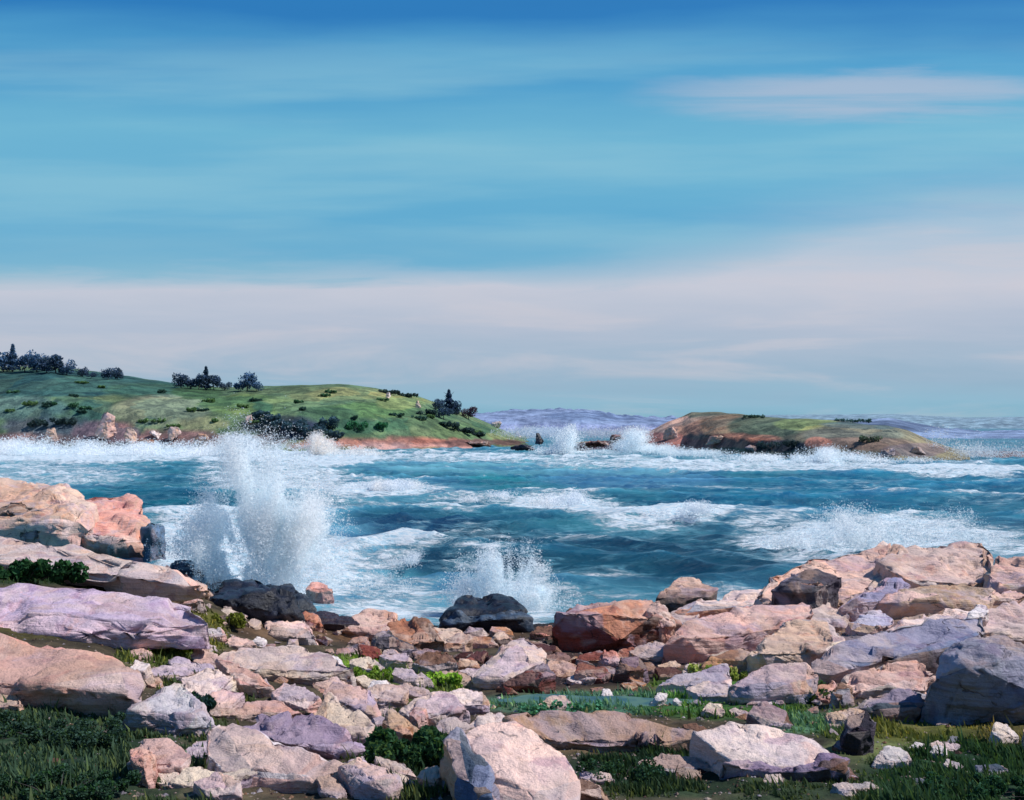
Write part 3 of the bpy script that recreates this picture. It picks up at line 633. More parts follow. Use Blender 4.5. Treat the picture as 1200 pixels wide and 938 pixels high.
 ('flat_rock', [(786,722),(820,704),(860,694),(906,690),(914,702),(870,712),(820,720)], [(160,172,190),PALE,ORG], 'blue grey slab dipping into the sea left of the domed boulder', 'flat rock', dict(front=.35)),
 ('boulder', [(784,758),(796,738),(834,716),(890,706),(944,708),(950,718),(920,734),(870,756),(850,772),(806,772)], [ROSE,PINK,LAV,PINK], 'long pink tongue of rock pointing left toward the square boulder', 'boulder', dict(front=.4, disp=.02)),
 ('boulder', [(878,768),(900,742),(926,728),(966,732),(986,750),(970,768),(936,792),(896,790)], [TAN,GREY,CRM,PALE], 'tan grey boulder right of the long pink tongue of rock', 'boulder', dict(front=.45)),
 ('boulder', [(820,786),(836,768),(868,756),(892,768),(884,790),(850,796)], [OCH,BRN,TAN], 'mossy ochre rock under the long pink tongue', 'boulder', dict(front=.5)),
 ('boulder', [(940,722),(968,708),(992,716),(996,736),(970,742),(946,736)], [PALE,TAN,GREY], 'pale rock wedged below the domed pink boulder', 'boulder', dict(front=.4)),
 ('flat_rock', [(954,784),(984,756),(1040,732),(1100,722),(1146,722),(1150,740),(1110,758),(1040,776),(970,804)], [BLU,(96,118,154),SLT,LAV], 'long blue grey slab, shade painted into it, running down the middle of the right outcrop', 'flat rock', dict(front=.35, disp=.018)),  # blue band of shade on the slope painted as slab colour
 ('boulder', [(1040,738),(1060,724),(1120,712),(1150,716),(1150,730),(1090,744)], [TAN,LAV,PALE], 'tan mauve rock on top of the long blue grey slab', 'boulder', dict(front=.4, Y0=25)),
 ('boulder', [(980,808),(992,794),(1030,780),(1072,776),(1092,788),(1086,808),(1050,820),(1000,820)], [PALE,PINK,CRM], 'rounded pale boulder at the foot of the right outcrop', 'boulder', dict(front=.4)),
 ('boulder', [(952,812),(960,802),(976,798),(984,808),(980,822),(960,824)], [ROSE,ORG], 'small rose rock left of the rounded pale boulder', 'boulder', dict(front=.5)),
 ('boulder', [(976,812),(986,800),(998,806),(1000,826),(984,832)], [BRN,GREY], 'brown grey rock between the rose rock and the pale boulder', 'boulder', dict(front=.6)),
 ('boulder', [(1090,800),(1104,768),(1140,748),(1180,748),(1240,770),(1250,830),(1180,846),(1110,838)], [(120,132,158),(128,138,160),(104,118,142),(150,146,164)], 'large dark blue rock at the right edge', 'boulder', dict(front=.8, seed=12)),
 ('boulder', [(1128,738),(1150,718),(1190,704),(1250,708),(1250,756),(1190,764),(1150,752)], [GREY,LAV,PALE,TAN], 'pale mauve boulder capping the dark blue rock', 'boulder', dict(front=.4)),
 ('boulder', [(1092,812),(1100,796),(1118,796),(1130,812),(1122,830),(1098,832)], [VIO,SLT,GREY], 'violet rock at the foot of the dark blue rock', 'boulder', dict(front=.6, Y0=15)),
 ('boulder', [(986,862),(994,838),(1014,832),(1026,846),(1022,872),(1004,884)], [(58,46,62),BLK,DGR], 'dark purple rock in the grass below the rounded pale boulder', 'boulder', dict(front=.6)),
 ('boulder', [(1000,830),(1020,812),(1070,808),(1090,824),(1070,846),(1020,846)], [SLT,(66,76,84),DGR], 'slate grey rock under the rounded pale boulder', 'boulder', dict(front=.5)),
 ('stone', [(1052,764),(1066,760),(1082,766),(1078,770),(1060,770)], [WHT], 'flat white stone on the long blue grey slab', 'stone', dict(front=.5, Y0=20.2)),
 ('stone', [(1078,768),(1088,752),(1100,752),(1106,762),(1100,772),(1086,774)], [WHT], 'upright white stone on the long blue grey slab', 'stone', dict(front=.6, Y0=20)),
 ('stone', [(1128,728),(1146,708),(1160,712),(1158,724),(1140,732)], [WHT,PALE], 'white rock in front of the pale mauve boulder', 'stone', dict(front=.4, Y0=22.5)),
 ('stone', [(1084,824),(1092,812),(1108,812),(1110,822),(1096,828)], [WHT,PALE], 'white stone low against the dark blue rock', 'stone', dict(front=.5, Y0=14.8)),
 ('stone', [(1024,894),(1030,876),(1046,872),(1064,882),(1070,892),(1050,902)], [PALE,WHT], 'pale stone in the grass, largest of the little white group', 'stone', dict(front=.4)),
 ('stone', [(1064,876),(1072,869),(1084,872),(1082,880),(1070,881)], [WHT], 'white rounded stone in the middle of the little group', 'stone', dict(front=.5)),
 ('stone', [(1090,882),(1096,872),(1110,876),(1112,886),(1100,890)], [WHT], 'white rounded stone at the right of the little group', 'stone', dict(front=.5)),
 ('stone', [(1160,858),(1166,846),(1180,848),(1194,864),(1184,878),(1168,872)], [WHT,CRM], 'cream angular stone near the right edge in the grass', 'stone', dict(front=.5)),
]
for i, (nm, ol, cols, lb, cat, kw) in enumerate(ROCKS):
    kw = dict(kw)
    build_rock(nm, ol, cols, lb, cat, **kw)

# broken slabs packed into the gaps between the named boulders
cov = np.zeros((260, 540), bool)               # 4 px cells
def cover(ol, test=False):
    us = [p[0] for p in ol]; vs = [p[1] for p in ol]
    gu, gv = np.meshgrid(np.arange(min(us), max(us), 4), np.arange(min(vs), max(vs), 4)); gu = gu.ravel(); gv = gv.ravel()
    ins = np.zeros(len(gu), bool); n_ = len(ol)
    for i in range(n_):
        (x1, y1), (x2, y2) = ol[i], ol[(i + 1) % n_]
        if y1 == y2: continue
        cr_ = ((y1 > gv) != (y2 > gv)) & (gu < (x2 - x1) * (gv - y1) / (y2 - y1) + x1); ins ^= cr_
    iu = np.clip(((gu[ins] + 440) / 4).astype(int), 0, 539); iv = np.clip((gv[ins] / 4).astype(int), 0, 259)
    if test: return cov[iv, iu].mean() if len(iu) else 1
    cov[iv, iu] = True
for r_ in ROCKS: cover(r_[1])
Rp = random.Random(21)
ZONES = [((180, 560, 775, 925), 32, (42, 100), [PINK, PALE, TAN, LAV, CRM], 'broken pale slab wedged among the left foreground boulders', 'pale slabs wedged among the left boulders'),
         ((-20, 250, 690, 830), 10, (20, 46), [PINK, TAN, GREY], 'broken tan slab lying beside the big left slabs', 'tan slabs beside the big left slabs'),
         ((780, 1210, 690, 812), 34, (46, 120), [PINK, PALE, (150, 152, 176), TAN, LAV], 'fractured pink and blue grey ledge piece within the right outcrop', 'ledge pieces of the right outcrop'),
         ((560, 1000, 775, 925), 14, (30, 70), [PALE, TAN, BRN, LAV], 'broken brownish slab half sunk in the central turf', 'brownish slabs in the central turf'),
         ((380, 800, 738, 790), 22, (28, 64), [OCH, BRN, DRED, TAN, RED], 'broken rusty slab on the stony strip behind the turf', 'rusty slabs on the stony strip'),
         ((1230, 1560, 680, 930), 26, (50, 150), [PINK, PALE, GREY, TAN], 'weathered pink ledge block beyond the dark blue rock', 'ledge blocks beyond the dark blue rock'),
         ((-330, -80, 640, 930), 14, (60, 150), [PINK, LAV, TAN], 'weathered slab beyond the left foreground slabs', 'slabs beyond the left foreground'),
         ((980, 1200, 812, 925), 9, (20, 44), [GREY, PALE, SLT], 'broken grey slab in the grass at lower right', 'grey slabs in the lower right grass')]
for (zu0, zu1, zv0, zv1), want, (s0, s1), cl_, lb_, gp_ in ZONES:
    got = 0
    for _ in range(want * 14):
        if got >= want: break
        u, v = Rp.uniform(zu0, zu1), Rp.uniform(zv0, zv1); sz = s0 + (s1 - s0) * Rp.random() ** 1.6; asp = Rp.uniform(.34, .62); rot = Rp.uniform(-.35, .45)
        if zu0 > 700 and zv0 < 700: rot = Rp.uniform(-.5, .05)
        m_ = Rp.choice((5, 6, 7)); ol = []
        for i in range(m_):
            a = 6.283 * (i + Rp.uniform(-.28, .28)) / m_; rr = Rp.uniform(.82, 1.1)
            x_, y_ = math.cos(a) * sz / 2 * rr, math.sin(a) * sz / 2 * asp * rr
            ol.append((u + x_ * math.cos(rot) - y_ * math.sin(rot), v + x_ * math.sin(rot) + y_ * math.cos(rot)))
        if cover(ol, True) > .48: continue
        try: o_ = build_rock('flat_rock', ol, [Rp.choice(cl_), Rp.choice(cl_), Rp.choice(cl_)], lb_, 'flat rock', front=Rp.uniform(.2, .5), seed=Rp.randint(0, 99999), group=gp_, disp=.024)
        except Exception: continue
        cover(ol); got += 1

# loose rubble: a few shapes, copied
def rubble_mesh(seed, cols, wet=False):
    R = random.Random(seed); pts = []
    for _ in range(13):
        v = Vector((R.gauss(0, 1), R.gauss(0, 1), R.gauss(0, 1))).normalized()
        pts.append(Vector((v.x * R.uniform(.8, 1), v.y * R.uniform(.6, .9), v.z * R.uniform(.4, .6))))
    return rock_mesh('stone', pts, cols, seed, M_WET if wet else M_ROCK, bev=.06, disp=.02, res=.14)
KINDS = [
 ('small pink grey stone lying loose among the boulders', 'loose pink grey stones', [rubble_mesh(100 + i, [PINK, GREY, PALE, LAV]) for i in range(4)]),
 ('small rusty brown stone lying loose among the boulders', 'loose rusty brown stones', [rubble_mesh(120 + i, [OCH, BRN, RED, TAN]) for i in range(4)]),
 ('small near black stone lying loose in the gaps', 'loose near black stones', [rubble_mesh(140 + i, [DRED, BLK, (60, 52, 58)]) for i in range(3)]),
]
Rr = random.Random(11)
BANDS = [(380, 800, 742, 806, 28, (2, 4, 3), (7, 18)), (240, 560, 790, 880, 22, (4, 2, 0), (9, 20)), (780, 1180, 770, 850, 24, (3, 2, 2), (9, 20)), (560, 830, 770, 830, 12, (3, 2, 1), (10, 18)), (230, 430, 722, 800, 16, (3, 2, 1), (5, 11)), (780, 1000, 776, 812, 12, (2, 3, 2), (6, 13)),
         (430, 560, 790, 870, 8, (3, 2, 1), (5, 11)), (180, 300, 690, 740, 10, (3, 1, 2), (5, 9)), (950, 1180, 800, 880, 8, (2, 1, 2), (6, 12)),
         (250, 700, 850, 935, 8, (2, 2, 1), (6, 10)), (600, 1000, 830, 915, 10, (2, 3, 1), (6, 12)), (395, 560, 722, 742, 10, (1, 2, 4), (5, 11)),
         (630, 900, 715, 760, 16, (1, 2, 5), (5, 11))]
for (u0, u1, v0, v1, n, wts, szr) in BANDS:
    for _ in range(n):
        u, v = Rr.uniform(u0, u1), Rr.uniform(v0, v1)
        Yh = hit(u, v)
        k = Rr.choices((0, 1, 2), wts)[0]; lb, gp, ms = KINDS[k]
        s = Rr.uniform(*szr) * Yh / F
        p = at(u, v, Yh); p.z = float(gz(p.x, p.y)) + s * .22
        o = bpy.data.objects.new('stone', Rr.choice(ms)); o.location = p
        o.rotation_euler = (Rr.uniform(-.3, .3), Rr.uniform(-.3, .3), Rr.uniform(0, 6.28)); o.scale = (s * Rr.uniform(.8, 1.3), s, s * Rr.uniform(.8, 1.2))
        put(o); tag(o, lb, 'stone', gp)

# ------------------------------------------------------------------ leafy things
def leaf_cloud(P, size, cols, R, up=.3, squash=1.0):
    """one small triangle pair per point"""
    m = len(P)
    a = R.normal(0, 1, (m, 3)); a /= np.linalg.norm(a, axis=1)[:, None]
    b = R.normal(0, 1, (m, 3)); b = np.cross(a, b); b /= np.linalg.norm(b, axis=1)[:, None]
    s = (size * R.uniform(.6, 1.4, m))[:, None]
    V = np.stack([P - a * s, P + b * s * .6, P + a * s, P - b * s * .6], 1).reshape(-1, 3)
    i = np.arange(m)[:, None] * 4
    return V, i + [0, 1, 2, 3], np.repeat(cols, 4, 0)
def tapered_trunk(name, H, r0, parent, lean=(0, 0), seed=0, limbs=4):
    R = random.Random(seed); bm = bmesh.new()
    def tube(p0, p1, ra, rb, seg=4):
        ax = (p1 - p0); L = ax.length; ax.normalize(); rot = ax.to_track_quat('Z', 'Y'); prev = None
        for k in range(seg + 1):
            t_ = k / seg; c = p0 + ax * L * t_ + Vector((math.sin(t_ * 3 + seed) * ra * .6, 0, 0)); rr = ra + (rb - ra) * t_
            ring = [bm.verts.new(c + rot @ Vector((math.cos(j * 1.0472) * rr, math.sin(j * 1.0472) * rr, 0))) for j in range(6)]
            if prev:
                for j in range(6): bm.faces.new((prev[j], prev[(j + 1) % 6], ring[(j + 1) % 6], ring[j]))
            prev = ring
    top = Vector((lean[0] * H, lean[1] * H, H))
    tube(Vector((0, 0, -.3)), top, r0, r0 * .3)
    for k in range(limbs):
        f = R.uniform(.35, .85); a = R.uniform(0, 6.28); p = top * f
        tube(p, p + Vector((math.cos(a), math.sin(a), .8)) * H * .28, r0 * .45, r0 * .12, 2)
    me = bpy.data.meshes.new(name); bm.to_mesh(me); bm.free(); me.materials.append(M_BARK)
    return put(bpy.data.objects.new(name, me), parent)

def tree(name, base, H, W, kind, label, col, group, seed, n=700):
    R = np.random.default_rng(seed)
    e = bpy.data.objects.new(name, None); e.location = base; e.empty_display_size = .5; put(e); tag(e, label, 'tree', group)
    tapered_trunk('trunk', H * (.9 if kind == 'cone' else .6), H * .035, e, seed=seed)
    if kind == 'cone':
        t_ = R.uniform(0, 1, n) ** .8; rr = (1 - t_) ** .85 * W / 2 * (.75 + .35 * np.sin(t_ * 26 + seed)) * np.sqrt(R.uniform(.1, 1, n)); a = R.uniform(0, 6.283, n)
        P = np.stack([rr * np.cos(a), rr * np.sin(a), H * (.12 + .9 * t_) - rr * .25], -1)
    else:
        k = 9; cs = np.stack([R.uniform(-.30, .30, k) * W, R.uniform(-.3, .3, k) * W, H * R.uniform(.28, .78, k)], -1)
        if kind == 'flat': cs[:, 2] = H * R.uniform(.35, .7, k)
        rad = R.uniform(.22, .36, k) * min(W, H); w_ = R.integers(0, k, n)
        d_ = R.normal(0, 1, (n, 3)); d_ /= np.linalg.norm(d_, axis=1)[:, None]
        P = cs[w_] + d_ * (rad[w_] * R.uniform(.35, 1.05, n) ** .6)[:, None]; P[:, 2] = np.maximum(P[:, 2], H * .1)
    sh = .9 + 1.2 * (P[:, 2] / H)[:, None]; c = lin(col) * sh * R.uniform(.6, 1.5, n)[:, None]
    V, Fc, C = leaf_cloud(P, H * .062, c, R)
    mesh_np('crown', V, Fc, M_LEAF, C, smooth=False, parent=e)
    return e
def shrub(name, base, H, W, D, label, col, seed, n=1500, group=None, leaf=.05, cat='bush', alt=None):
    R = np.random.default_rng(seed)
    e = bpy.data.objects.new(name, None); e.location = base; put(e); tag(e, label, cat, group)
    k = max(7, int(W / max(H, .01) * 5)); cs = np.stack([R.uniform(-.42, .42, k) * W, R.uniform(-.4, .4, k) * D, H * R.uniform(.2, .62, k)], -1)
    rad = R.uniform(.22, .38, k) * H; w_ = R.integers(0, k, n)
    d_ = R.normal(0, 1, (n, 3)); d_ /= np.linalg.norm(d_, axis=1)[:, None]
    P = cs[w_] + d_ * (rad[w_] * R.uniform(.4, 1.1, n) ** .5)[:, None]; P[:, 2] = np.abs(P[:, 2])
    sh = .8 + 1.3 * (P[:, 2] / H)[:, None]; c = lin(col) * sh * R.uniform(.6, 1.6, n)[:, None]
    if alt is not None:
        m_ = (R.uniform(0, 1, n) < .26)[:, None]; c = np.where(m_, lin(alt) * R.uniform(.7, 1.2, n)[:, None], c)
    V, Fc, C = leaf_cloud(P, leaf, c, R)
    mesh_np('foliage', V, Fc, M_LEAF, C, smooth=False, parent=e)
    # a few woody stems
    bm = bmesh.new(); Rq = random.Random(seed)
    root = bm.verts.new((0, 0, -.05))                      # all stems leave one rootstock
    for j in range(8):
        b = Vector((Rq.uniform(-.4, .4) * W, Rq.uniform(-.35, .35) * D, H * Rq.uniform(.45, .75))); r_ = H * .02; md = b * .5 + Vector((0, 0, H * .05))
        v1 = bm.verts.new(md + Vector((r_, 0, 0))); v2 = bm.verts.new(md + Vector((-r_, r_, 0))); v3 = bm.verts.new(md + Vector((-r_, -r_, 0))); tp = bm.verts.new(b)
        for p_, q_ in ((v1, v2), (v2, v3), (v3, v1)): bm.faces.new((p_, q_, tp)); bm.faces.new((q_, p_, root))
    me = bpy.data.meshes.new('stem'); bm.to_mesh(me); bm.free(); me.materials.append(M_BARK); put(bpy.data.objects.new('stem', me), e)
    return e
def near_shrub(u, v, wpx, hpx, label, col, seed, n, alt=None, name='bush', dp=.6, Yo=None, leaf=.05):
    Yh = Yo or hit(u, v); p = at(u, v, Yh); p.z = min(p.z, float(gz(p.x, p.y))) if not Yo else p.z
    W = wpx * Yh / F; H = hpx * Yh / F
    shrub(name, p, H, W, W * dp, label, col, seed, n, None, leaf * Yh / 12, 'bush', alt)
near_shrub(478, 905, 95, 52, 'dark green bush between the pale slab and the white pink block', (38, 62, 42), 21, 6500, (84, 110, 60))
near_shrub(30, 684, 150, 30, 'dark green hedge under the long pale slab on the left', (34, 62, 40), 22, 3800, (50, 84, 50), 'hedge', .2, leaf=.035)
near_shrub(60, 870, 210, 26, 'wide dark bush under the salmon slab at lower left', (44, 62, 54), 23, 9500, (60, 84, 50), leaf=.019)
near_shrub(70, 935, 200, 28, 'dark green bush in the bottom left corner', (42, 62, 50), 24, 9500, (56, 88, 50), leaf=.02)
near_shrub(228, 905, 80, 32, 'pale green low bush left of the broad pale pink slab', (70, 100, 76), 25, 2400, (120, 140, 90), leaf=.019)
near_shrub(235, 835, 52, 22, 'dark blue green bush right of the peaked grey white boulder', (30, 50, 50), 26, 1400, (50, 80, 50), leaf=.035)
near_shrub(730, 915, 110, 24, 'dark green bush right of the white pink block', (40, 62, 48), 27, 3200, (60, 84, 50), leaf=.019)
near_shrub(520, 806, 40, 22, 'bright lime green tuft near the tilted lilac block', (120, 150, 56), 28, 900, (160, 180, 90), 'grass_tuft', leaf=.03)
near_shrub(228, 706, 24, 14, 'small lime green tuft at the end of the long pale slab', (120, 150, 50), 29, 500, (160, 180, 60), 'grass_tuft', leaf=.02)
near_shrub(205, 765, 50, 20, 'olive green bush right of the lavender slab', (96, 106, 44), 30, 1300, (150, 156, 70), leaf=.03)
near_shrub(1150, 935, 150, 22, 'dark green bush in the bottom right corner', (44, 70, 52), 31, 8000, (60, 90, 50), leaf=.019)
near_shrub(935, 822, 90, 22, 'dark green bush below the tan grey boulder', (40, 60, 40), 32, 1900, (80, 100, 50), leaf=.035)
near_shrub(850, 796, 90, 20, 'pale yellow green tufts of grass under the pink tongue of rock', (120, 130, 64), 33, 1500, (170, 170, 110), 'grass_tuft', leaf=.03)
near_shrub(440, 796, 60, 14, 'olive green turf mound right of the white stones', (96, 120, 50), 35, 1300, (130, 150, 60), 'grass_tuft', leaf=.025)
near_shrub(660, 838, 120, 12, 'teal green low growth along the rock pool', (70, 116, 92), 36, 1700, (96, 140, 100), 'grass_tuft', leaf=.022)
near_shrub(268, 735, 40, 18, 'olive tuft between the lavender slab and the domed boulder', (84, 88, 40), 34, 900, (130, 136, 60), 'grass_tuft', leaf=.025)

# ------------------------------------------------------------------ rock pool
def flat_blob(name, pts, zoff, m, cols=None):
    bm = bmesh.new(); vs_ = [bm.verts.new(p) for p in pts]; bm.faces.new(vs_)
    me = bpy.data.meshes.new(name); bm.to_mesh(me); bm.free(); me.materials.append(m)
    return put(bpy.data.objects.new(name, me))
mp_, ntp, outp = mat('pool_water'); q = N(ntp)
nz = q('TexNoise', {'Vector': q('TexCoord').outputs['Object'], 'Scale': 3.0, 'Detail': 6.0}).outputs['Fac']
r = q('BsdfPrincipled', {'Base Color': q.mix(q.ss(nz, .4, .6), L3((40, 76, 78)), L3((76, 104, 84))), 'Roughness': .35, 'Normal': q('Bump', {'Height': nz, 'Strength': .15}).outputs[0]})
ntp.links.new(r.outputs[0], outp.inputs[0])
Yp = hit(690, 828); cpt = at(690, 828, Yp); zp = float(gz(cpt.x, cpt.y)) + .06
pp = []
for k in range(40):
    a = k / 40 * 6.283; rr = 1 + .18 * math.sin(3 * a + 1) + .1 * math.sin(7 * a)
    pp.append(Vector((cpt.x + math.cos(a) * 1.55 * rr, cpt.y + math.sin(a) * .5 * rr, zp)))
pool = flat_blob('rock_pool', pp, 0, mp_); pool['kind'] = 'structure'

# ------------------------------------------------------------------ sea
TEAL = lin((52, 120, 140)); 
SEAP = [(150,583,110,18,(24,100,122),.9),(480,620,120,20,(28,70,106),.95),(620,640,160,26,(26,80,104),.9),(820,650,170,34,(24,82,106),.95),(1000,585,220,26,(30,112,144),.9),
        (1100,560,160,22,(36,116,148),.8),(800,548,130,8,(34,122,140),.9),(600,562,60,8,(40,128,140),.8),(740,560,120,10,(80,130,170),.7),(440,570,120,14,(90,150,178),.6),
        (450,692,150,34,(96,164,190),.9),(700,690,120,18,(70,130,156),.5),(60,555,100,20,(110,170,190),.6),(330,650,120,60,(110,176,206),.9),(860,690,90,16,(60,120,150),.8),
        (1180,600,120,30,(40,110,136),.8),(640,545,300,10,(120,180,196),.6),(560,620,60,12,(20,62,84),.8)]
FOAM = [(100,530,230,14,.95),(350,536,140,12,.9),(60,556,120,16,.60),(320,560,110,20,.75),(450,572,90,11,.85),(560,584,70,8,.55),(650,588,80,13,.85),(750,598,90,12,.8),(810,594,40,9,.9),
        (900,606,70,12,.55),(950,622,110,20,.9),(1060,620,90,22,.85),(1150,626,70,14,.7),(560,535,180,9,.6),(700,538,100,8,.6),(880,545,260,8,.75),(1120,548,120,8,.8),(430,590,80,10,.5),
        (250,630,80,40,1.0),(330,655,110,46,1.0),(420,660,70,26,.6),(470,640,80,12,.5),(440,690,110,26,.60),(520,712,60,16,.6),(590,700,80,30,.8),(700,665,80,6,.62),(740,670,60,5,.55),
        (700,694,140,14,.45),(820,670,60,5,.4),(200,650,40,22,.9),(210,604,40,8,.5),(520,610,60,6,.3),(640,612,160,5,.35),(880,650,60,6,.35),(960,650,60,12,.7),(1160,580,60,5,.35),(1000,566,60,4,.35),(560,652,50,5,.5),(720,704,170,8,.6),(470,706,90,14,.75),(840,686,70,10,.6),(700,628,70,4,.45),(800,624,60,4,.45),(640,660,50,4,.5),(860,568,120,4,.4),(540,596,60,4,.5)]
cols_u = np.concatenate([np.linspace(-2200, -60, 120), np.linspace(-60, 1260, 1000)[1:-1], np.linspace(1260, 3400, 120)])
rows_v = np.concatenate([np.linspace(780, 722, 24)[:-1], np.arange(722, 512, -.42), 512 * 1.0 - (512 - 500.8) * np.linspace(0, 1, 30)])
UU, VV = np.meshgrid(cols_u, rows_v)
YY = CH * F / (VV - HZ); XX = (UU - 600) / F * YY
rr = lambda A, l, dx, dy, ph, sh, s: 0
Zs = np.zeros_like(YY)
wx = XX + 6 * fbm(XX * .03, YY * .03, 0, 3, 41); wy = YY + 7 * fbm(XX * .025 + 9, YY * .03, 0, 3, 43)
for (lam, A, ax, ay, ph) in ((30, .42, .15, 1, 0), (17, .26, -.30, 1, 1.7), (10, .22, .4, 1, 3.1), (6.1, .17, -.5, 1, .7), (3.7, .11, .7, 1, 2.2), (2.1, .06, -.8, 1, 4.0)):
    nn_ = math.hypot(ax, ay); p_ = 2 * math.pi / lam * (wx * ax + wy * ay) / nn_ + ph
    amp = A * (.55 + .9 * sstep(-.4, .5, fbm(XX / lam * .35, YY / lam * .35, 0, 2, int(lam * 10))))
    Zs += amp * (2 * (1 - np.abs(np.sin(p_ / 2))) ** 1.3 - .9)
damp = sstep(900, 300, YY) * .85 + .15
Zs *= damp; Zs += (.10 * fbm(XX * .5, YY * .5, 0, 4, 51)) * damp
land = gz(XX[:120], YY[:120]) if False else None
near = sstep(40, 58, YY); Zs *= (.45 + .55 * near)
Cs = paint(UU.ravel(), VV.ravel(), TEAL, SEAP)
fo = np.zeros(UU.size)
wob = 10 * fbm(XX * .05, YY * .05, 0, 3, 61).ravel(); wv = VV.ravel() + wob * .5
for (u, v, ru, rv, s) in FOAM:
    d_ = ((UU.ravel() + wob * 3 - u) / ru) ** 2 + ((wv - v) / rv) ** 2
    fo = np.maximum(fo, s * (1 - sstep(.2, 1.6, d_)))
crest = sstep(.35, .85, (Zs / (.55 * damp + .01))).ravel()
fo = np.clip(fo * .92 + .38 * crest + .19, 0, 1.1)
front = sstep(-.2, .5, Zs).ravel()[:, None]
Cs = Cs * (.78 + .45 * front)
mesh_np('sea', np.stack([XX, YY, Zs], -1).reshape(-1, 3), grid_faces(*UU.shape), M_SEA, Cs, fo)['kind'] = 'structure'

# ------------------------------------------------------------------ headlands (heights as functions of bearing and distance)
class Land:
    def __init__(s, ridge, shore, deep, rough, seed, jag=0):
        s.ru = [p[0] for p in ridge]; s.rv = [p[1] for p in ridge]; s.su = [p[0] for p in shore]; s.sv = [p[1] for p in shore]
        s.deep = deep; s.rough = rough; s.seed = seed; s.jag = jag
    def ys(s, u): return CH * F / (np.interp(u, s.su, s.sv) - HZ)
    def yr(s, u): return s.ys(u) * s.deep
    def z(s, u, Y):
        y0, y1 = s.ys(u), s.yr(u); t_ = (Y - y0) / (y1 - y0)
        zr = CH + (HZ - np.interp(u, s.ru, s.rv)) / F * y1
        up = np.clip(t_, 0, 1); prof = .72 * np.sin(up * math.pi / 2) ** .9 + .28 * sstep(0, .16, up)
        dn = np.clip((t_ - 1) / .9, 0, 1); prof = np.where(t_ > 1, 1 - dn * dn, prof)
        X_ = (u - 600) / F * Y
        n_ = fbm(X_ * .03, Y * .03, 0, 5, s.seed) * s.rough * np.clip(t_ * 3, 0, 1)
        n_ += s.rough * .5 * fbm(X_ * .12, Y * .12, 0, 4, s.seed + 9) * sstep(.5, .05, t_) 
        z_ = zr * prof + n_
        n2_ = 1 - np.abs(fbm(X_ * .09, Y * .02, 0, 4, s.seed + 21)) * 2.6
        z_ -= s.rough * .6 * np.clip(n2_, 0, 1) * sstep(.75, .1, t_) * np.clip(t_ * 6, 0, 1)
        if s.jag: z_ += s.jag * np.abs(fbm(X_ * .05, Y * .01, 0, 4, s.seed + 3)) * 2 * sstep(.4, 1, t_)
        return np.where(t_ < 0, -1 + t_ * 20, z_ - 1.2 * (1 - sstep(0, .04, t_)))
    def build(s, name, u0, u1, du, nt_, m, base, patches, bright=1.0):
        us = np.arange(u0, u1 + du, du); ts = np.linspace(-.05, 1.9, nt_)
        U_, T_ = np.meshgrid(us, ts); Y_ = s.ys(U_) + T_ * (s.yr(U_) - s.ys(U_)); Z_ = s.z(U_, Y_)
        X_ = (U_ - 600) / F * Y_
        pu, pv = proj(X_, Y_, Z_)
        pu = pu + 6 * fbm(X_ * .08, Y_ * .08, 0, 3, 3); pv = pv + 2.2 * fbm(X_ * .08 + 7, Y_ * .08, 0, 3, 4)
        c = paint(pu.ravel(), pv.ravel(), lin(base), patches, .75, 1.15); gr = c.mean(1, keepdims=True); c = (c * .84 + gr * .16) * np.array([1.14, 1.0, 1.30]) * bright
        nz_ = fbm(X_ * .05, Y_ * .05, 0, 4, s.seed + 50).ravel()[:, None]; c = c * (1 + .35 * nz_)
        o = mesh_np(name, np.stack([X_, Y_, Z_], -1).reshape(-1, 3), grid_faces(*U_.shape), m, np.clip(c, 0, 1)); o['kind'] = 'structure'
        return o
    def hit(s, u, v):
        y0, y1 = float(s.ys(u)), float(s.yr(u)); Yq = np.linspace(y0, y1 * 1.02, 400)
        dx, dz = ray(u, v); zz = s.z(np.full(400, float(u)), Yq); k = np.argmax(CH + dz * Yq <= zz)
        if not (CH + dz * Yq[k] <= zz[k]): k = int(np.argmax(zz - (CH + dz * Yq)))
        return Vector(((u - 600) / F * Yq[k], Yq[k], float(zz[k])))

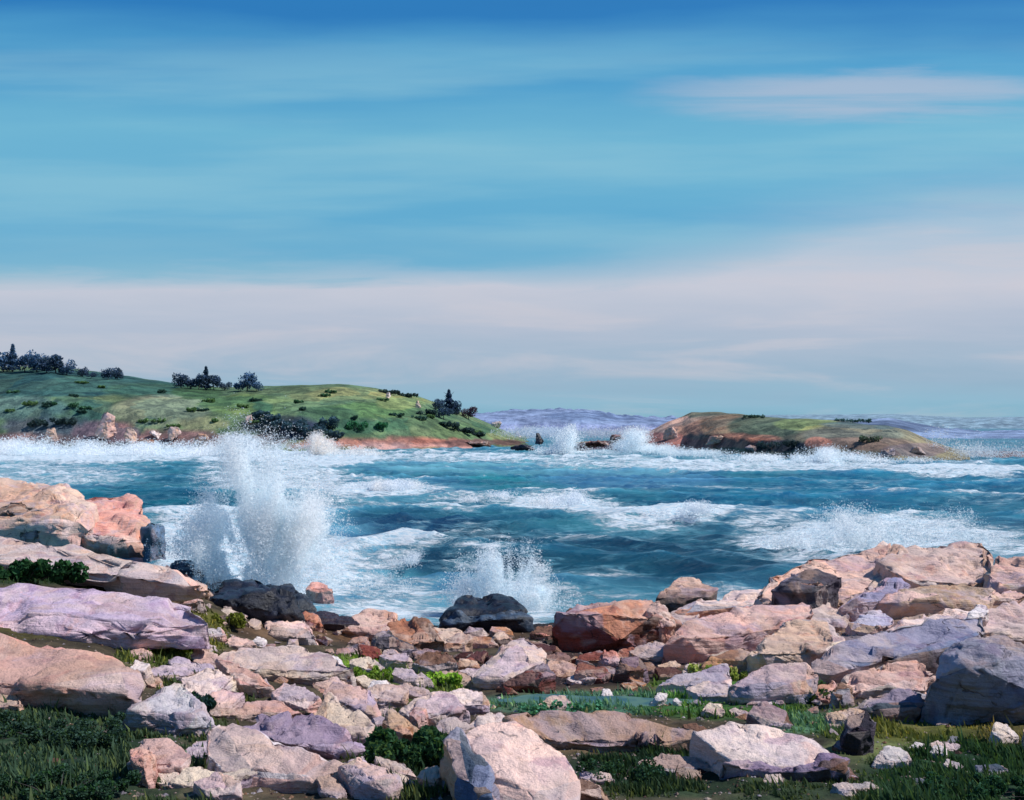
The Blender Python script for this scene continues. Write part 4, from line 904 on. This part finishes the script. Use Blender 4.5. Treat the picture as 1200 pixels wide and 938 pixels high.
head = Land([(-900,430),(-300,425),(0,434),(60,431),(100,438),(140,443),(170,448),(210,452),(260,456),(300,455),(400,452),(440,456),(490,466),(530,480),(570,497),(600,509),(625,518),(650,524)],
            [(-900,526),(0,526),(200,527),(360,528),(500,526),(620,523),(650,522)], 1.55, 1.6, 71)
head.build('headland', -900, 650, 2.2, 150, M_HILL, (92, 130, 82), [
    (60,450,170,16,(44,96,84),.95),(180,458,60,10,(54,104,78),.9),(20,478,60,14,(92,134,112),.8),(110,482,30,14,(60,110,84),.8),(190,482,60,20,(128,150,110),.7),(290,474,60,12,(98,140,70),.85),
    (230,460,30,8,(62,104,58),.9),(308,476,14,8,(50,104,72),.9),(350,470,40,8,(110,142,84),.6),(410,462,50,8,(132,158,90),.8),(360,478,40,8,(84,128,84),.7),(430,482,60,10,(74,124,64),.8),(470,472,30,8,(120,150,80),.8),
    (385,487,36,10,(52,96,66),.8),(420,500,26,9,(46,100,72),.85),(460,498,22,8,(60,112,72),.8),(500,490,36,12,(66,110,70),.8),(540,505,40,10,(80,122,72),.8),(590,512,22,6,(110,144,84),.7),
    (10,520,70,11,(104,104,106),.9),(60,500,60,12,(88,100,104),.8),(125,508,40,14,(150,122,112),.9),(60,516,120,8,(130,106,92),.9),(200,515,80,10,(138,112,100),.95),(270,518,70,8,(120,104,92),.9),
    (330,500,50,14,(40,56,70),.8),(355,505,30,12,(44,62,86),.8),(460,519,110,6,(168,120,90),1),(450,524,120,3,(196,160,134),1),(560,519,60,4,(92,78,70),.9),(240,497,30,8,(130,146,96),.8)])
isl = Land([(660,526),(700,520),(735,513),(762,505),(785,494),(810,484),(840,485),(900,490),(950,494),(1000,498),(1040,502),(1062,508),(1090,521),(1110,528),(1130,536)],
           [(660,529),(700,528),(800,529),(880,534),(960,538),(1050,541),(1130,541)], 1.22, 1.9, 91)
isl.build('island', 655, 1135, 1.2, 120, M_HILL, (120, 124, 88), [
    (790,500,50,12,(206,168,126),.95),(770,515,50,8,(200,130,98),.95),(830,503,36,16,(190,152,106),.85),(800,520,60,7,(204,136,100),.9),(850,500,30,16,(150,132,88),.8),(900,500,50,14,(96,120,84),.9),(945,497,40,8,(140,166,86),.8),
    (870,516,50,8,(180,122,84),.8),(910,523,40,7,(52,66,70),.9),(1000,510,60,12,(110,124,96),.9),(1010,520,60,8,(140,122,92),.8),(958,520,14,8,(190,130,90),.8),(1020,498,60,5,(84,112,100),.9),(720,522,50,5,(66,50,62),.95),(745,516,30,6,(120,86,70),.8),(1070,528,40,8,(110,104,96),.8)], 1.15)
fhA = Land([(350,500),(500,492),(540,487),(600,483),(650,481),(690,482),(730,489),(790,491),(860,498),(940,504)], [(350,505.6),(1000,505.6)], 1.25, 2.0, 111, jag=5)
fhA.build('distant_hill', 350, 940, 1.6, 50, M_CLIFF, (128, 160, 180), [(600,494,80,7,(130,160,180),.8),(700,488,60,6,(112,148,172),.8),(660,503,200,5,(150,174,200),.8)], .85)  # distance haze painted into the bluish base and patches
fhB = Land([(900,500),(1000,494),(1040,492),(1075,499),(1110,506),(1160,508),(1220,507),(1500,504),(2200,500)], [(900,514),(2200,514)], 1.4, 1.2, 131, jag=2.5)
fhB.build('distant_shore', 900, 2200, 2.0, 40, M_CLIFF, (122, 156, 174), [(1050,500,60,8,(84,112,130),.8),(1160,520,90,5,(96,116,160),.7)])  # blue base colour stands in for haze over the shore
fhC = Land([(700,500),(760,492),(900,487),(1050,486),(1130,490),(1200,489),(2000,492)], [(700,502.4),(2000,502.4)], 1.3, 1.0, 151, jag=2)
fhC.build('hazy_far_coast', 700, 2000, 3.0, 30, M_CLIFF, (132, 176, 176), [], .8)  # cyan haze painted as a ridge coloured like the low sky
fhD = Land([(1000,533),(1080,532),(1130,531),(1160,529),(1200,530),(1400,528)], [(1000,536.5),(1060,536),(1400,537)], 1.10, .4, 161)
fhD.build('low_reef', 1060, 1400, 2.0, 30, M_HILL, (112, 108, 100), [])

# trees on the headland skyline
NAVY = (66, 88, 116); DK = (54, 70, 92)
TR = [(-20,24,20,'round','leftmost'),]
k = 0
for i, (u, v, hp, wp, kd, lb, cl) in enumerate([
    (4,436,24,20,'round','round blue green tree at the far left end of the hilltop grove',NAVY),
    (14,436,31,12,'cone','tall narrow tree rising above the left of the hilltop grove',NAVY),
    (28,436,22,20,'round','bushy tree in the left middle of the hilltop grove',NAVY),
    (42,436,24,20,'round','dark rounded tree in the middle of the hilltop grove',NAVY),
    (54,437,22,18,'round','blue grey tree right of the grove middle',(62,80,104)),
    (65,438,26,15,'round','taller rounded tree toward the right of the hilltop grove',DK),
    (78,440,17,18,'round','low tree near the right end of the hilltop grove',NAVY),
    (96,442,12,14,'flat','small shrubby tree trailing off the right of the hilltop grove',DK),
    (106,444,9,16,'flat','lowest shrubby tree at the right tail of the grove',DK),
    (126,445,14,14,'flat','flat topped dark tree standing between grove and middle trees',DK),
    (137,445,15,14,'round','dark round tree right beside the flat topped dark tree',DK),
    (212,455,18,13,'round','dark round tree at the left of the middle skyline group',DK),
    (224,456,13,12,'round','low dark tree second in the middle skyline group',DK),
    (233,457,18,12,'round','dark bushy tree left of the pointed conifer',DK),
    (241,457,26,13,'cone','pointed conifer, tallest of the middle skyline group',DK),
    (250,457,17,13,'round','dark bushy tree right of the pointed conifer',DK),
    (262,458,11,16,'flat','low spreading tree at the right of the middle skyline group',DK),
    (280,459,12,12,'flat','small bluish tree left of the lone rounded tree',NAVY),
    (290,458,23,15,'round','rounded bluish tree alone on the skyline ridge',NAVY),
    (301,459,12,14,'flat','low bluish tree right of the lone rounded tree',NAVY),
    (514,482,14,16,'round','dark bushy tree left of the dark spire conifer',DK),
    (526,484,26,16,'cone','dark spire conifer near the tip of the headland',(44,58,84)),
    (535,487,17,18,'round','dark tree just below the dark spire conifer',DK),
    (549,491,14,18,'round','reddish dark bushy tree nearest the headland tip',(70,56,70)),
    (520,492,16,22,'flat','dark spreading tree on the slope under the spire conifer',DK),
    ]):
    p = head.hit(u, v); s = p.y / F
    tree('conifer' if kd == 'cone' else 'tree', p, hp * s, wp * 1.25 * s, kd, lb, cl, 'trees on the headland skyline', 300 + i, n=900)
Rb = random.Random(5)
BU = [(306,490,22,9),(318,496,26,12),(330,503,28,13),(344,508,26,14),(356,503,16,15),(368,512,28,16),(384,503,18,18),(392,514,20,10),(45,500,26,10),(75,498,30,10),(528,503,26,10),(545,508,22,8),(560,512,18,6),(418,504,22,12),(445,503,18,9),(500,486,26,7),(478,466,30,6),(455,462,30,6),(640,0,0,0)]
BL = ['dark shrub at the upper left of the slope thicket','dark shrub second down the slope thicket','navy shrub in the left of the slope thicket','big navy shrub in the middle of the slope thicket','tall navy shrub right of the thicket middle','dark shrub above the beach at the right of the thicket','lone pointed blue shrub right of the thicket','low dark shrub just above the white breaker',
      'dark shrub left on the rocky headland foot','dark shrub right on the rocky headland foot','dark shrub below the headland tip trees','small dark shrub toward the headland tip','smallest dark shrub at the headland tip','rounded green shrub in the centre of the slope','green shrub right of the rounded slope shrub','dark shrub on the ridge left of the tip trees','dark heathery shrub on the ridge by a pale stone','long dark shrub on the ridge crest']
for i, (u, v, wp, hp) in enumerate(BU[:-1]):
    p = head.hit(u, v); s = p.y / F
    cl = (52, 72, 84) if i < 8 else ((50, 66, 68) if i not in (13, 14) else (52, 98, 72))
    shrub('shrub', p, hp * s, wp * s, wp * s * .5, BL[i], cl, 400 + i, 650, 'shrubs on the headland', .45)
Rs = random.Random(77)
for i in range(34):
    u = Rs.uniform(5, 560); v = np.interp(u, head.ru, head.rv) + Rs.uniform(6, 50) * (1 if u < 420 else .6)
    if v > 512: continue
    p = head.hit(u, v); s = p.y / F; hp = Rs.uniform(3, 6); wp = Rs.uniform(6, 20)
    shrub('shrub', p, hp * s, wp * s, wp * s * .5, 'low gorse shrub scattered over the green headland slope', Rs.choice([(60, 92, 70), (52, 76, 70), (84, 108, 72)]), 700 + i, 320, 'scattered gorse on the headland slope', .4)
for i, (u, v, wp, hp, lb, cl) in enumerate([(884,490,30,4,'thin dark scrub line on the island top',(70,90,84)),(1000,495,50,5,'dark green scrub along the right of the island top',(64,88,92)),(905,528,40,12,'dark shrub at the foot of the island cliff',(46,60,68)),(930,524,26,10,'dark shrub right of the island foot shrub',(50,62,66)),(1020,518,30,8,'low shrub on the right slope of the island',(80,90,80))]):
    p = isl.hit(u, v); s = p.y / F
    shrub('shrub', p, hp * s, wp * s, wp * s * .4, lb, cl, 450 + i, 600, 'shrubs on the island', .3)

# rocks and cliffs of the far shores
def far_rock(land, u, v, wp, hp, cols, label, seed, cat='rock', Yf=None, wet=False):
    p = land.hit(u, v) if land else Vector(tuple(at(u, v, Yf)))
    s = p.y / F; R = random.Random(seed); pts = []
    for _ in range(16):
        a = R.uniform(0, 6.28); h = R.random()
        rr_ = (1 - .55 * h) * R.uniform(.7, 1)
        pts.append(Vector((math.cos(a) * rr_ * wp * s / 2, math.sin(a) * rr_ * wp * s * .35, h * hp * s - (.6 if h < .3 else 0))))
    me = rock_mesh('rock', pts, cols, seed, M_WET if wet else M_ROCK, bev=.03, disp=.03)
    o = bpy.data.objects.new('rock', me); o.location = p; put(o); tag(o, label, cat, None)
FR = [(head,125,514,34,32,[PINK,(170,140,124)],'pink peaked rock at the foot of the headland'),(head,152,520,26,18,[(160,136,122),TAN],'brown rock right of the pink peaked rock'),(head,60,518,24,16,[TAN,(150,120,108)],'tan rock left of the pink peaked rock'),
      (head,180,514,28,9,[WHT,PALE],'low white rock on the headland shore'),(head,205,516,30,16,[PALE,TAN],'pale rock right of the low white rock'),(head,236,519,30,12,[BRN,(150,128,112)],'brown shore rock right of the pale rock'),(head,170,523,36,8,[(74,58,54),BRN],'dark brown low rock at the headland waterline'),
      (head,292,497,12,13,[PINK,PALE],'pale pink round boulder on the hillside left of the thicket'),(head,455,467,9,8,[WHT,CRM],'pale stone on the headland ridge, left one'),(head,490,478,10,9,[WHT,CRM],'pale stone on the headland slope left of the tip trees'),
      (head,583,502,24,9,[WHT,PALE],'white outcrop near the tip of the headland'),(head,606,512,12,7,[WHT,PALE],'small white outcrop at the very tip of the headland'),(head,560,524,44,8,[(80,60,56),BRN],'long dark brown reef under the headland tip'),
      (isl,700,524,44,9,[(60,44,56),DRED],'dark maroon reef left of the island'),(isl,724,520,34,12,[(70,52,60),BRN],'maroon rock joining the reef to the island'),(isl,748,522,30,16,[WHT,PALE],'white wet rock at the left foot of the island'),(isl,786,514,24,14,[PINK,TAN],'tan crag on the left shoulder of the island'),
      (isl,840,520,36,10,[ORG,TAN],'orange rock at the island foot'),(isl,880,530,30,8,[(60,56,66),DGR],'dark low rock at the waterline of the island'),(isl,1040,534,34,9,[GREY,DGR],'grey rock at the waterline right of the island'),(isl,1075,532,26,9,[TAN,GREY],'tan rock at the right end of the island'),
      (isl,1000,535,24,6,[(64,56,66),DGR],'small dark rock awash below the island')]
for i, (ld, u, v, wp, hp, cl, lb) in enumerate(FR): far_rock(ld, u, v, wp, hp, cl, lb, 500 + i)
far_rock(None, 632, 523, 17, 17, [(40, 42, 56), BLK], 'dark sea stack standing off the tip of the headland', 540, 'sea stack', 350, True)
far_rock(None, 680, 528, 28, 7, [(50, 46, 58), BLK], 'low dark reef awash right of the sea stack', 541, 'reef', 320, True)
far_rock(None, 612, 526, 40, 5, [(74, 66, 66), BLK], 'low dark reef awash left of the sea stack', 542, 'reef', 320, True)

# ------------------------------------------------------------------ spray
def spray(name, blobs, Yd, depth, n, size, label, cat, seed, tint=(254, 254, 254), low=(244, 251, 254), gap=.0, kind=None, fs=.5, group=None, jets=None):
    """droplets thrown up in clouds; blobs = (u, v, ru, rv, weight) seen from the shore, standing at distance Yd"""
    R = np.random.default_rng(seed)
    wts = np.array([b[4] * b[2] * b[3] for b in blobs], float); wts /= wts.sum()
    k = R.choice(len(blobs), n, p=wts); B = np.array([b[:4] for b in blobs], float)[k]
    g = R.normal(0, 1, (n, 2)); r_ = np.linalg.norm(g, axis=1); g = g / r_[:, None] * np.minimum(r_, 2.9)[:, None] * .52
    u = B[:, 0] + g[:, 0] * B[:, 2]; v = B[:, 1] + g[:, 1] * B[:, 3]
    Yv = Yd + R.normal(0, depth, n)
    isj = np.zeros(n, bool)
    if jets:
        nj, u0, u1, v0, fan, h0, h1, share = jets      # ballistic jets fanning out of the impact line
        ju = R.uniform(u0, u1, nj); ja = fan[0] + (fan[1] - fan[0]) * R.uniform(0, 1, nj); jh = (h0 + (h1 - h0) * R.uniform(0, 1, nj) * np.exp(-((ju - (u0 + u1) / 2) / (.36 * (u1 - u0))) ** 2)) * np.cos(ja * .8); jd = R.normal(0, depth * .8, nj)
        isj = R.uniform(0, 1, n) < share; j = R.integers(0, nj, n); t_ = R.uniform(0, 1.2, n) ** .62
        uj = ju[j] + np.sin(ja[j]) * jh[j] * t_ * .9; vj = v0 - jh[j] * (1 - (1 - np.minimum(t_, 1.6)) ** 2)
        sg = (.030 + .05 * t_ ** 1.5) * jh[j]
        u = np.where(isj, uj + R.normal(0, 1, n) * sg, u); v = np.where(isj, vj + R.normal(0, 1, n) * sg, v); Yv = np.where(isj, Yd + jd[j] + R.normal(0, .15, n), Yv)
    s = Yd / F; x = (u - 600) * s; z = CH + (HZ - v) * s
    f_ = fbm(x * fs * 2, z * fs * 1.3 + 11, Yv * fs, 4, seed)
    if jets:                                            # water torn into ropes that radiate from the impact
        xc = ((jets[1] + jets[2]) / 2 - 600) * s; an = np.arctan2(x - xc, z + 2.0); rd = np.hypot(x - xc, z + 2.0)
        f_ = .55 * f_ + .75 * fbm(an * 7.5, rd * .22, Yv * .6, 4, seed + 40)
        isj &= f_ > -.12
    keep = ((f_ > gap + R.normal(0, .12, n)) | isj) & (z > -.2)
    x, z, Yv, f_ = x[keep], z[keep], Yv[keep], f_[keep]
    m = len(x); P = np.stack([x, Yv, z], -1)
    a = R.normal(0, 1, (m, 3)); a /= np.linalg.norm(a, axis=1)[:, None]
    b = np.cross(a, R.normal(0, 1, (m, 3))); b /= np.linalg.norm(b, axis=1)[:, None]
    sz = (size * R.lognormal(0, .38, m))[:, None]
    V = np.stack([P + a * sz, P - a * sz * .5 + b * sz * .85, P - a * sz * .5 - b * sz * .85], 1)
    c0 = np.array(P.mean(0)); c0[2] = 0
    V = V.reshape(-1, 3) - c0
    mixf = sstep(-.15, .35, f_ + R.normal(0, .08, m))[:, None]
    C = lin(low) * (1 - mixf) + lin(tint) * mixf
    o = mesh_np(name, V, np.arange(m * 3).reshape(-1, 3), M_SPRAY, np.repeat(C, 3, 0), smooth=False)
    o.location = c0
    tag(o, label, cat, group, kind)
    return o
spray('wave_splash', [(300,675,70,26,1.2),(300,640,56,40,1.3),(330,620,44,46,1.2),(310,585,38,40,1),(345,565,16,36,.6),(288,550,24,32,.8),(325,548,18,26,.5),(275,525,14,16,.6),(295,520,16,12,.6),(236,632,22,26,.6),(222,648,36,18,.8),
     (230,676,40,12,.7),(320,690,90,12,1.2),(370,650,44,34,.8),(405,684,56,16,.9),(440,694,40,10,.6),(350,600,40,40,.5),(255,600,24,34,.5)], 50, .8, 640000, .031, 'tallest white splash bursting up behind the black boulder', 'splash', 1, gap=-.01, jets=(120, 225, 385, 694, (-.45, .35), 30, 205, .26))
spray('wave_splash', [(590,690,44,26,1.2),(585,668,34,24,1),(570,658,24,18,.6),(600,700,54,20,1),(625,710,30,22,.8),(592,650,16,16,.5),(550,690,26,20,.5)], 45, .5, 130000, .027, 'small white splash rising over the dark slate boulder', 'splash', 2, gap=-.14, jets=(50, 540, 645, 716, (-.7, .6), 16, 90, .35))
spray('wave_splash', [(990,622,44,20,1),(960,632,50,14,1),(995,604,22,14,.7),(1050,626,50,16,.9),(1110,618,34,16,.8),(1125,604,10,10,.5),(1150,632,40,10,.6),(920,636,40,8,.5)], 68, 1.4, 60000, .042, 'wide white spray breaking behind the right outcrop', 'splash', 3, gap=-.12, jets=(80, 920, 1160, 642, (-.6, .5), 10, 46, .3))
spray('breaking_wave', [(40,528,60,8,1),(110,532,60,6,1),(180,526,50,8,1),(100,522,18,8,.6),(40,518,10,8,.6),(290,528,60,12,1),(285,516,22,9,1),(230,532,50,7,1),(10,522,30,8,.7)], 290, 6, 110000, .17, 'long line of white surf breaking under the headland', 'breaking wave', 4, gap=-.1, fs=.1)
spray('breaking_wave', [(376,524,16,9,1),(370,515,8,8,.8),(400,530,30,6,1),(430,533,36,4,.7)], 285, 3, 34000, .16, 'creamy white breaker with a raised left end below the beach', 'breaking wave', 5, tint=(254, 250, 246), low=(248, 244, 240), gap=-.15, fs=.1)
spray('wave_splash', [(664,520,14,12,1),(668,508,7,9,.7),(656,528,24,6,1),(690,530,30,4,.7)], 300, 4, 34000, .16, 'white fountain of spray between the sea stack and the maroon reef', 'splash', 6, gap=-.12, fs=.1)
spray('sea_mist', [(650,508,50,7,1),(700,508,40,6,1),(620,506,30,5,.7),(740,506,20,5,.6)], 420, 16, 40000, .20, 'pale blue sea mist hanging behind the sea stack', 'mist', 7, tint=(236, 244, 252), low=(224, 236, 250), gap=-.1, fs=.07, kind='stuff')
spray('breaking_wave', [(745,512,14,9,.9),(760,526,34,5,1),(735,522,16,8,.8),(810,531,40,4,.8)], 245, 3, 36000, .13, 'white surf climbing the left foot of the island', 'breaking wave', 8, gap=-.12, fs=.12)
spray('breaking_wave', [(965,532,22,8,1),(990,536,30,6,1),(900,536,50,4,.8),(1050,540,50,4,.8),(950,538,40,5,.8)], 228, 3, 40000, .12, 'white surf at the right foot of the island', 'breaking wave', 9, gap=-.12, fs=.12)
spray('sea_mist', [(1120,524,30,12,1),(1150,530,40,10,1),(1190,532,30,10,.9),(1100,534,30,8,.9),(1120,508,12,9,.5)], 260, 8, 40000, .14, 'pale mist of spray off the low shore at the right', 'mist', 10, tint=(244, 248, 252), low=(232, 242, 248), gap=-.02, fs=.08, kind='stuff')
for i, (bl, Yd, n, lb) in enumerate([
    ([(450,572,34,7,1),(470,568,22,5,.8)], 125, 9000, 'whitecap rolling left of centre behind the tall splash'),
    ([(660,588,30,8,1),(672,582,12,7,.9),(700,596,26,5,.6)], 100, 9000, 'whitecap with a raised crest in the middle of the bay'),
    ([(815,596,18,7,1),(790,602,24,5,.9)], 88, 7000, 'small double whitecap right of the middle of the bay'),
    ([(488,653,12,6,1),(470,660,16,5,.7)], 60, 3500, 'little whitecap between the two splashes'),
    ([(585,580,24,4,1),(560,586,26,4,.7)], 110, 4000, 'low whitecap left of the raised crest')]):
    spray('whitecap', bl, Yd, 1.0, n * 2, .05 * Yd / 80, lb, 'whitecap', 20 + i, tint=(254, 252, 250), low=(244, 248, 252), gap=-.1, fs=.3, group='whitecaps on the bay')

# ------------------------------------------------------------------ render settings
sc.view_settings.view_transform = 'Standard'; sc.view_settings.look = 'None'; sc.view_settings.exposure = 0; sc.view_settings.gamma = 1
sc.cycles.use_denoising = True
sc.cycles.max_bounces = 16; sc.cycles.transparent_max_bounces = 16; sc.cycles.diffuse_bounces = 14; sc.cycles.transmission_bounces = 14
